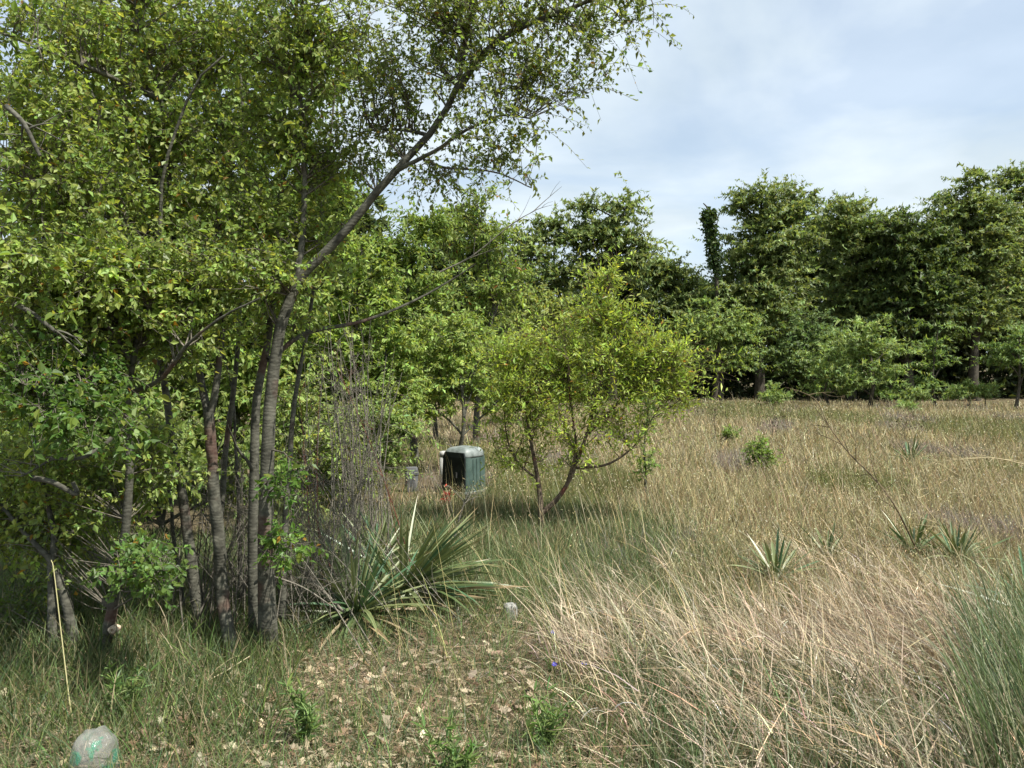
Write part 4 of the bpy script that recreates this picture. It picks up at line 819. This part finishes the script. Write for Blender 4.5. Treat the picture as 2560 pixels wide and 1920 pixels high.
# pale weathered wood stub and stick
bp = ground_pt(1275, 4.62)
t = thing('wood_stub', bp, 'pale weathered wood stub at the end of a lying stick right of the yucca', 'wood stub')
mb = MB(); rounded_box(mb, bp, .042, .035, .4, [(-.02, 1.1), (.04, 1.0), (.08, .92), (.095, .6)], p=3, n=18)
M_pale = plain_mat('weathered_wood', (.13, .13, .12), (.36, .36, .33), rough=.9, scale=50, bump=.6, dist=.004); mb.build('stub', M_pale, t)
mb = MB()
for k in range(9):
    a = k * .7; b0 = bp + np.array([math.cos(a) * .04, math.sin(a) * .033, .0]); tubes(mb, np.array([b0, b0 + [.004, 0, .075 + .02 * math.sin(k * 2)]]), [.005, .003], 5)
mb.build('splinters', M_pale, t)
rod('lying_stick', 'pale bare stick lying on the ground between the yucca and the wood stub', [(1090, 1545, 0), (1170, 1538), (1262, 1540)], 4.62, .007, .006, M_twig)
# blue flowers
M_petal = leaf_mat('blue_petal', trans=.3, warm=(1, 1, 1))
for (u, v, Y, lab) in [(1382, 1582, 4.15, 'blue flower on a stem, the one highest up the slope'), (1386, 1662, 3.75, 'blue-violet flower directly below the highest one'), (1460, 1660, 3.8, 'paler small blue flower to the right of the violet one')]:
    top = Pw(u, v, Y); b = np.array([top[0] - .01, top[1] + .02, 0]); b[2] = gh(b[0], b[1])
    t = thing('blue_flower', b, lab, 'flower', 'blue wildflowers')
    mb = MB(); tubes(mb, smooth_line([b, (b + top) / 2 + [.01, 0, 0], top], 6), np.full(6, .002), 5, (.35, .45, .2)); mb.build('stem', M_grass, t)
    for k in range(3):
        a = k * 2.1 + u; mb = MB()
        leaves(mb, top[None], np.array([[math.cos(a), math.sin(a) - .4, .45]]), np.array([[0, -.8, .8]]), .019, .02, np.array([[.10, .09, .55]]), True, fold=.1); mb.build('petal', M_petal, t)
    mb = MB(); p = np.repeat(b[None] + [0, 0, .02], 5, 0); blades(mb, p, U(.1, .2, 5), U(0, 6, 5), np.full(5, .3), np.full(5, 1.1), .008, tints(5, (.10, .17, .05)), 3); mb.build('leaves', M_grass, t, kind='stuff')

# dead oak leaves: lobed, curled
def oak_mesh(mb, p, yaw, tilt, roll, s, col):
    lobes = np.array([(0, 0), (.16, .25), (.10, .33), (.30, .5), (.17, .58), (.26, .78), (.1, .82), (0, 1)])
    ol = np.vstack([lobes, lobes[::-1][1:-1] * [-1, 1]]); k = len(ol)
    n = len(p); z = .35 * np.abs(ol[:, 0]) ** 1.0 + .18 * (ol[:, 1] - .5) ** 2
    loc = np.stack([ol[:, 0], ol[:, 1] - .5, z], 1)[None] * np.asarray(s)[:, None, None] * np.stack([U(.8, 1.3, n), np.ones(n), U(-1.5, 2, n)], 1)[:, None]
    cy_, sy = np.cos(yaw), np.sin(yaw); ct, st = np.cos(tilt), np.sin(tilt); cr, sr = np.cos(roll), np.sin(roll)
    x, y, zz = loc[..., 0], loc[..., 1], loc[..., 2]
    x, zz = x * cr[:, None] - zz * sr[:, None], x * sr[:, None] + zz * cr[:, None]
    y, zz = y * ct[:, None] - zz * st[:, None], y * st[:, None] + zz * ct[:, None]
    X = x * cy_[:, None] - y * sy[:, None]; Y = x * sy[:, None] + y * cy_[:, None]
    V = np.stack([X, Y, zz], -1) + p[:, None]
    i = np.arange(n)[:, None] * k; h = 7
    quads = [[0, 1, 13, 13], ]
    f = np.concatenate([i + np.array([[a, a + 1, k - a - 1, k - a]]) for a in range(1, h - 1)]); tr = np.concatenate([i + np.array([[0, 1, k - 1]]), i + np.array([[h - 1, h, h + 1]])])
    n0 = mb.n; mb.add(V.reshape(-1, 3), f, np.repeat(col, k, 0)); mb.f.append(tr + n0)
def litter_pts(n):
    x = rng.normal(-.45, .75, n); y = 2.75 + np.abs(rng.normal(0, .85, n)); return x, y
mb = MB(); n = 1700; x, y = litter_pts(n)
oak_mesh(mb, np.stack([x, y, gh(x, y) + U(.004, .05, n)], 1), U(0, 6.28, n), rng.normal(0, .35, n), rng.normal(0, .4, n), U(.025, .06, n),
         tints(n, (.35, .295, .20), .32, .05, (.17, .115, .07), .3))
setp(mb.build('leaf_litter', M_dry, kind='stuff'), 'carpet of brown and bleached dead leaves over the bare ground', 'leaf litter')
om = []
for k in range(5):
    mb = MB(); oak_mesh(mb, np.zeros((1, 3)), np.zeros(1), np.zeros(1), np.zeros(1), np.array([1.]), tints(1, (.36, .29, .2), .15, .05)); om.append(mb.mesh('dead_leaf', M_dry))
big = [(1090, 1690), (1180, 1720), (1190, 1740), (720, 1670), (760, 1690), (960, 1850), (950, 1900), (1240, 1660), (700, 1620), (830, 1790), (590, 1890), (880, 1700), (1060, 1800), (1330, 1750), (660, 1810), (480, 1770), (1030, 1750), (1120, 1880), (1410, 1720), (1540, 1780)]
for k, (u, v) in enumerate(big):
    Y = CAMZ * F / (v - 910); x = (u - CX) / F * Y
    o = bpy.data.objects.new('dead_leaf', om[k % 5]); COL.objects.link(o)
    o.location = (x, Y, float(gh(x, Y)) + .055); o.rotation_euler = (U(.2, .8), U(-.4, .4), U(0, 6.28)); s = U(.055, .085); o.scale = (s, s, s)
    setp(o, 'curled bleached dead leaf lying on top of the leaf litter', 'dead leaf', 'bleached dead leaves on the litter')

# ------------------------------------------------------------------ grasses
STRAW, BLEACH, GREEN, BLUEG = map(np.array, ((.265, .228, .128), (.39, .33, .235), (.085, .13, .04), (.11, .155, .075)))
def noise2(x, y, s, seed=0):
    r = np.random.default_rng(seed); v = 0
    for k in range(5):
        a = r.uniform(0, 6.28); f = s * r.uniform(.6, 1.8); v = v + np.sin((x * math.cos(a) + y * math.sin(a)) * f + r.uniform(0, 6.28))
    return v / 5
# dry field behind
def field():
    n = 180000
    Y = 4.7 * (29.5 / 4.7) ** (R(n) ** .92); half = .74 * Y + .6
    X = U(-1, 1, n) * half; X = np.where(X < -.30 * Y, U(-.3, .74, n) * Y, X)
    dens = (X > .45 * np.maximum(0, 8.2 - Y) - .9) | (R(n) < .25)
    dens &= ~((X < 1.25 + .25 * np.sin(Y * 2.1)) & (Y < 7.7 + .3 * np.sin(X * 3)) & (R(n) < .85))
    X, Y = X[dens], Y[dens]; n = len(X)
    pn = noise2(X, Y, .55, 3); p2 = noise2(X, Y, 1.6, 4)
    green = (pn > .30) | (R(n) < .15) | ((p2 > .38) & (Y < 12))
    col = np.where(green[:, None], tints(n, (.155, .165, .06), .3), tints(n, STRAW * 1.16, .5))
    grey = p2 < -.42; col[grey] = tints(grey.sum(), (.24, .205, .165), .2)
    H = U(.14, .33, n) * (1 + .15 * pn) * np.clip(.55 + .05 * Y, .6, 1); az = U(0, 6.28, n); 
    base = np.stack([X, Y, gh(X, Y) - .01], 1)
    Wd = .0030 + .00055 * Y * U(.7, 1.3, n)
    mb = MB(); tip = np.zeros((n, 3)); t0, t1 = U(0, .35, n), U(.3, 1.3, n)
    for m, sg in ((Y < 11, 2), (Y >= 11, 1)):
        tip[m] = blades(mb, base[m], H[m], az[m], t0[m] if sg == 2 else t1[m] * .5, t1[m], Wd[m] * (1 if sg == 2 else 1.3), col[m], sg)
    # nodding seed heads
    m = R(n) < .3; k = m.sum(); p = tip[m]; hd = np.stack([np.cos(az[m]), np.sin(az[m]), -U(.2, 1.2, k)], 1)
    leaves(mb, p, hd, rng.normal(size=(k, 3)), .012 + .0020 * Y[m], .003 + .0005 * Y[m], tints(k, (.37, .32, .195), .45))
    setp(mb.build('dry_field_grass', M_dry, kind='stuff'), 'short straw-coloured seeding grass covering the open field', 'dry grass')
field()
def zone(name, label, n, fn, mat, segs=3):
    mb = MB(); fn(mb, n); setp(mb.build(name, mat, kind='stuff'), label, 'grass')
def scatter(n, x0, x1, y0, y1, test=None):
    x = U(x0, x1, n); y = U(y0, y1, n)
    keep = np.abs(x) < .72 * y + .35
    if test is not None: keep &= test(x, y)
    x, y = x[keep], y[keep]; return x, y, np.stack([x, y, gh(x, y) - .01], 1)
# tall pale standing stalks in the field
mb = MB(); n = 1500; Y = 6 * (26 / 6) ** R(n); X = U(-.1, .72, n) * Y
base = np.stack([X, Y, gh(X, Y)], 1); blades(mb, base, U(.4, .75, n), rng.normal(2.6, .7, n), U(.05, .4, n), U(.3, .8, n), .0025 + .00035 * Y, tints(n, (.38, .33, .2), .2), 3)
setp(mb.build('tall_stalks', M_dry, kind='stuff'), 'scattered tall pale grass stalks leaning over the dry field', 'dry grass')
# short green grass and weeds, foreground and round the sapling
def green_near(mb, n):
    x, y, b = scatter(n, -3.4, 1.6, 2.1, 6.2, lambda x, y: R(len(x)) < np.clip(.55 + .35 * (y < 3.4) + .5 * (noise2(x, y, 2.6, 8) > .05) + .5 * (x < -1.15) + .5 * (y > 4.6), 0, 1))
    n = len(x); shade = x < -1.0
    c = tints(n, GREEN * 1.15, .4, .12, (.25, .22, .11), .18); m = R(n) < .3; c[m] = tints(m.sum(), BLUEG, .2)
    H = U(.06, .22, n) * np.where(shade, 1.15, 1.0); blades(mb, b, H, U(0, 6.28, n), U(0, .5, n), U(.4, 1.5, n), U(.003, .0075, n), c, 2)
zone('green_grass', 'short green grass and weeds among the leaf litter in the foreground', 60000, green_near, M_grass)
def green_mid(mb, n):
    x, y, b = scatter(n, -2.6, 1.9, 4.7, 9.2, lambda x, y: (noise2(x, y, 1.3, 5) + .9 - np.maximum(0, x - 1.2) * .9 - np.maximum(0, y - 7.6) * .5 + (x < 0) * .3 > R(len(x)) * 1.0))
    n = len(x); c = tints(n, (.105, .145, .06), .4, .1, (.3, .26, .15), .14)
    blades(mb, b, U(.08, .25, n), U(0, 6.28, n), U(0, .5, n), U(.4, 1.4, n), U(.003, .007, n), c, 3)
zone('meadow_grass', 'grey-green knee-high grass round the bright sapling and the utility box', 46000, green_mid, M_grass)
# tall grass under the near trees, its green darkened to deepen their shade
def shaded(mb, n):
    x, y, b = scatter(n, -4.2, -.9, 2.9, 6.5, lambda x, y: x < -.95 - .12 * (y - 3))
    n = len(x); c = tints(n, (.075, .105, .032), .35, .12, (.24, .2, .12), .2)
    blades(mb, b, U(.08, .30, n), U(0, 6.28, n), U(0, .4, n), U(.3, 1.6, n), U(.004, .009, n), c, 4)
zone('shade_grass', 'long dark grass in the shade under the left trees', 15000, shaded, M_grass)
# litter stems: lying dead straw in the foreground
def thatch(mb, n):
    x, y, b = scatter(n, -2.2, 2.6, 2.3, 5.6); n = len(x); b[:, 2] += U(.01, .05, n)
    blades(mb, b, U(.06, .25, n), U(0, 6.28, n), U(1.2, 1.6, n), U(1.3, 1.75, n), U(.002, .004, n), tints(n, (.33, .265, .175), .35), 2)
zone('thatch', 'brown broken straw lying over the foreground soil', 36000, thatch, M_dry)
# leaning bleached bunch grass on the right
cl = []
for k in range(270):
    x, y = U(.25, 2.9), U(2.5, 5.6)
    if x < .12 + .2 * abs(y - 4.2) + .35 * R() or abs(x) > .72 * y + .3 or (y > 4.6 and R() < .65): continue
    cl.append((x, y))
cl = np.array(cl)
def bunch(mb, per):
    k = len(cl); n = k * per; c = np.repeat(cl, per, 0)
    xy = c + rng.normal(0, .09, (n, 2)); b = np.stack([xy[:, 0], xy[:, 1], gh(xy[:, 0], xy[:, 1]) - .01], 1)
    az = np.repeat(rng.normal(2.75, .4, k), per) + rng.normal(0, .75, n); lean = np.repeat(U(.5, 1.15, k), per) + rng.normal(0, .32, n)
    H = np.repeat(U(.25, .62, k), per) * U(.4, 1.15, n)
    blades(mb, b, H, az, lean * .45, lean * 1.25 + .1, U(.003, .0075, n), np.repeat(tints(k, BLEACH, .15, .05), per, 0) * np.exp(rng.normal(0, .38, (n, 1))), 4)
    m = k * 14; j = rng.integers(0, k, m); lx = cl[j] + rng.normal(0, .16, (m, 2)); lb = np.stack([lx[:, 0], lx[:, 1], gh(lx[:, 0], lx[:, 1]) + U(.02, .2, m)], 1)
    blades(mb, lb, U(.12, .45, m), rng.normal(2.8, 1.0, m), U(.8, 1.5, m), U(1.2, 1.9, m), U(.003, .007, m), tints(m, (.34, .275, .185), .4), 3)
    # curled dead leaf blades on the stems
    m = n // 3; j = rng.integers(0, n, m); bb = b[j] + np.stack([np.cos(az[j]), np.sin(az[j]), 1.4 * np.ones(m)], 1) * (H[j] * U(.05, .4, m))[:, None] * .5
    blades(mb, bb, U(.08, .24, m), az[j] + rng.normal(0, .9, m), U(.2, .7, m), U(1.3, 2.7, m), U(.005, .011, m), tints(m, (.50, .44, .34), .3), 5)
zone('bleached_grass', 'long bleached dead grass leaning over to the left in the right foreground', 24, bunch, M_dry)
def right_green(mb, n):
    x, y, b = scatter(n, .5, 2.9, 2.2, 4.3, lambda x, y: (x > .57 * y + .15) & (y < 4.1) & (R(len(x)) < .6) | ((R(len(x)) < .5) & (noise2(x, y, 2.2, 12) > -.1)) | ((y < 2.95) & (R(len(x)) < .6)))
    n = len(x); tall = (x > .57 * y + .15) & (y > 2.5); c = tints(n, (.095, .135, .06), .35, .1, (.26, .27, .17), .22)
    blades(mb, b, np.where(tall, U(.3, .75, n), U(.12, .34, n)), np.where(tall, rng.normal(2.2, .8, n), U(0, 6.28, n)), U(0, .35, n), U(.3, 1.1, n), U(.004, .008, n), c, 4)
zone('tall_green_grass', 'tall blue-green grass growing up through the dead grass at the right edge', 9000, right_green, M_grass)
# long single seed stems crossing the middle foreground
mb = MB(); n = 150; x = U(-.6, 1.6, n); y = U(3.3, 5.2, n); b = np.stack([x, y, gh(x, y)], 1)
blades(mb, b, U(.35, .8, n), rng.normal(2.7, .5, n), U(.1, .5, n), U(.3, 1.0, n), U(.002, .0035, n), tints(n, (.42, .38, .19), .2), 5)
setp(mb.build('seed_stems', M_dry, kind='stuff'), 'long thin straw seed stems slanting across the middle foreground', 'grass stems')
# broad-leaved weeds at the bottom edge
for (u, Y, lab) in [(1130, 2.75, 'leafy pale green weed at the bottom edge left of the arching blade'), (300, 3.15, 'low leafy weed beside the plastic bag'), (760, 3.0, 'upright grassy weed tuft at the bottom middle'), (1370, 3.05, 'pale green weed with narrow upright leaves below the blue flowers')]:
    b = ground_pt(u, Y); t = thing('weed', b, lab, 'weed', 'leafy weeds in the foreground')
    ms, ml = MB(), MB()
    for k in range(9):
        tp = b + np.array([rng.normal(0, .05), rng.normal(0, .05), U(.12, .24)]); st = smooth_line([b + [rng.normal(0, .02), rng.normal(0, .02), -.01], (b + tp) / 2 + rng.normal(size=3) * .01, tp], 8); tubes(ms, st, limb_radii(8, .0025, .001), 4, (.4, .55, .2))
        j = np.repeat(np.arange(2, 8), 4); p = st[j]; m = len(p); d = rng.normal(size=(m, 3)) * [1, 1, .3] + [0, 0, .7]
        leaves(ml, p, d, rng.normal(size=(m, 3)) * .4 + [0, 0, 1], U(.035, .07, m), U(.008, .013, m), tints(m, (.115, .18, .05), .2), True)
    ms.build('stems', M_grass, t); ml.build('leaves', M_grass, t, kind='stuff')

# ------------------------------------------------------------------ dry canes and weed stalks over the field
rod('arching_cane', 'long dark bare cane arching from the lower right up across the dry field', [(2330, 1440, -.2), (2290, 1370), (2235, 1260), (2180, 1190, .3), (2120, 1130, .5), (2070, 1060, .8), (2040, 1000, 1.0), (1990, 975, 1.2)], 5.9, .0085, .0035, M_bark_dark, cat='cane', kids=14, klen=.42, wood=(1.7, 1.5, 1.1), base=ground_pt(2335, 5.6))
for (pts, Y, lab) in [([(2520, 1500, 0), (2470, 1340), (2420, 1220), (2390, 1120)], 5.6, 'branched straw weed stalk right of the arching cane, the tallest of them'),
     ([(2440, 1540, 0), (2400, 1400), (2330, 1290), (2270, 1220)], 5.4, 'branched straw weed stalk close beside the arching cane'),
     ([(2300, 1560, 0), (2210, 1420), (2150, 1310), (2120, 1270)], 5.0, 'branched straw weed stalk left of the foot of the arching cane'),
     ([(2600, 1440, 0), (2540, 1290), (2520, 1180)], 6.0, 'branched straw weed stalk nearest the picture edge'),
     ([(2560, 1160, 0), (2480, 1145), (2380, 1150)], 7.0, 'nearly flat straw weed stalk reaching in from the picture edge')]:
    rod('weed_stalk', lab, pts, Y, .0055, .0025, M_dry, cat='weed stalk', kids=11, klen=.34, wood=(.46, .39, .23), group='straw weed stalks in the field')
for (u, v0, v1, Y, lab) in [(1935, 1110, 1035, 14, 'dark seeded weed stalk behind the lone leafy shrub'), (1790, 1090, 1010, 15, 'dark seeded weed stalk at the near left of the field'), (2265, 1110, 1045, 14, 'dark seeded weed stalk behind the far yucca tuft')]:
    t = rod('seeded_weed', lab, [(u, v0, 0), (u - 4, (v0 + v1) / 2), (u + 4, v1)], Y, .005, .003, M_bark_dark, cat='weed', kids=8, klen=.3, group='dark seeded weeds in the field', base=ground_pt(u, Y))
    mb = MB(); n = 40; p = Pw(u + 2, v1 + 12, Y) + rng.normal(size=(n, 3)) * [.16, .1, .1]; leaves(mb, p, rng.normal(size=(n, 3)), rng.normal(size=(n, 3)), .035, .03, tints(n, (.06, .04, .025))); mb.build('seeds', M_dry, t, kind='stuff')
rod('slanting_stem', 'pale furrowed dead flower stem leaning behind the sprawling yucca', [(1135, 1350, 0), (1150, 1290), (1170, 1230)], 5.8, .008, .005, M_twig, cat='stem', kids=5, klen=.2, base=ground_pt(1128, 5.8))
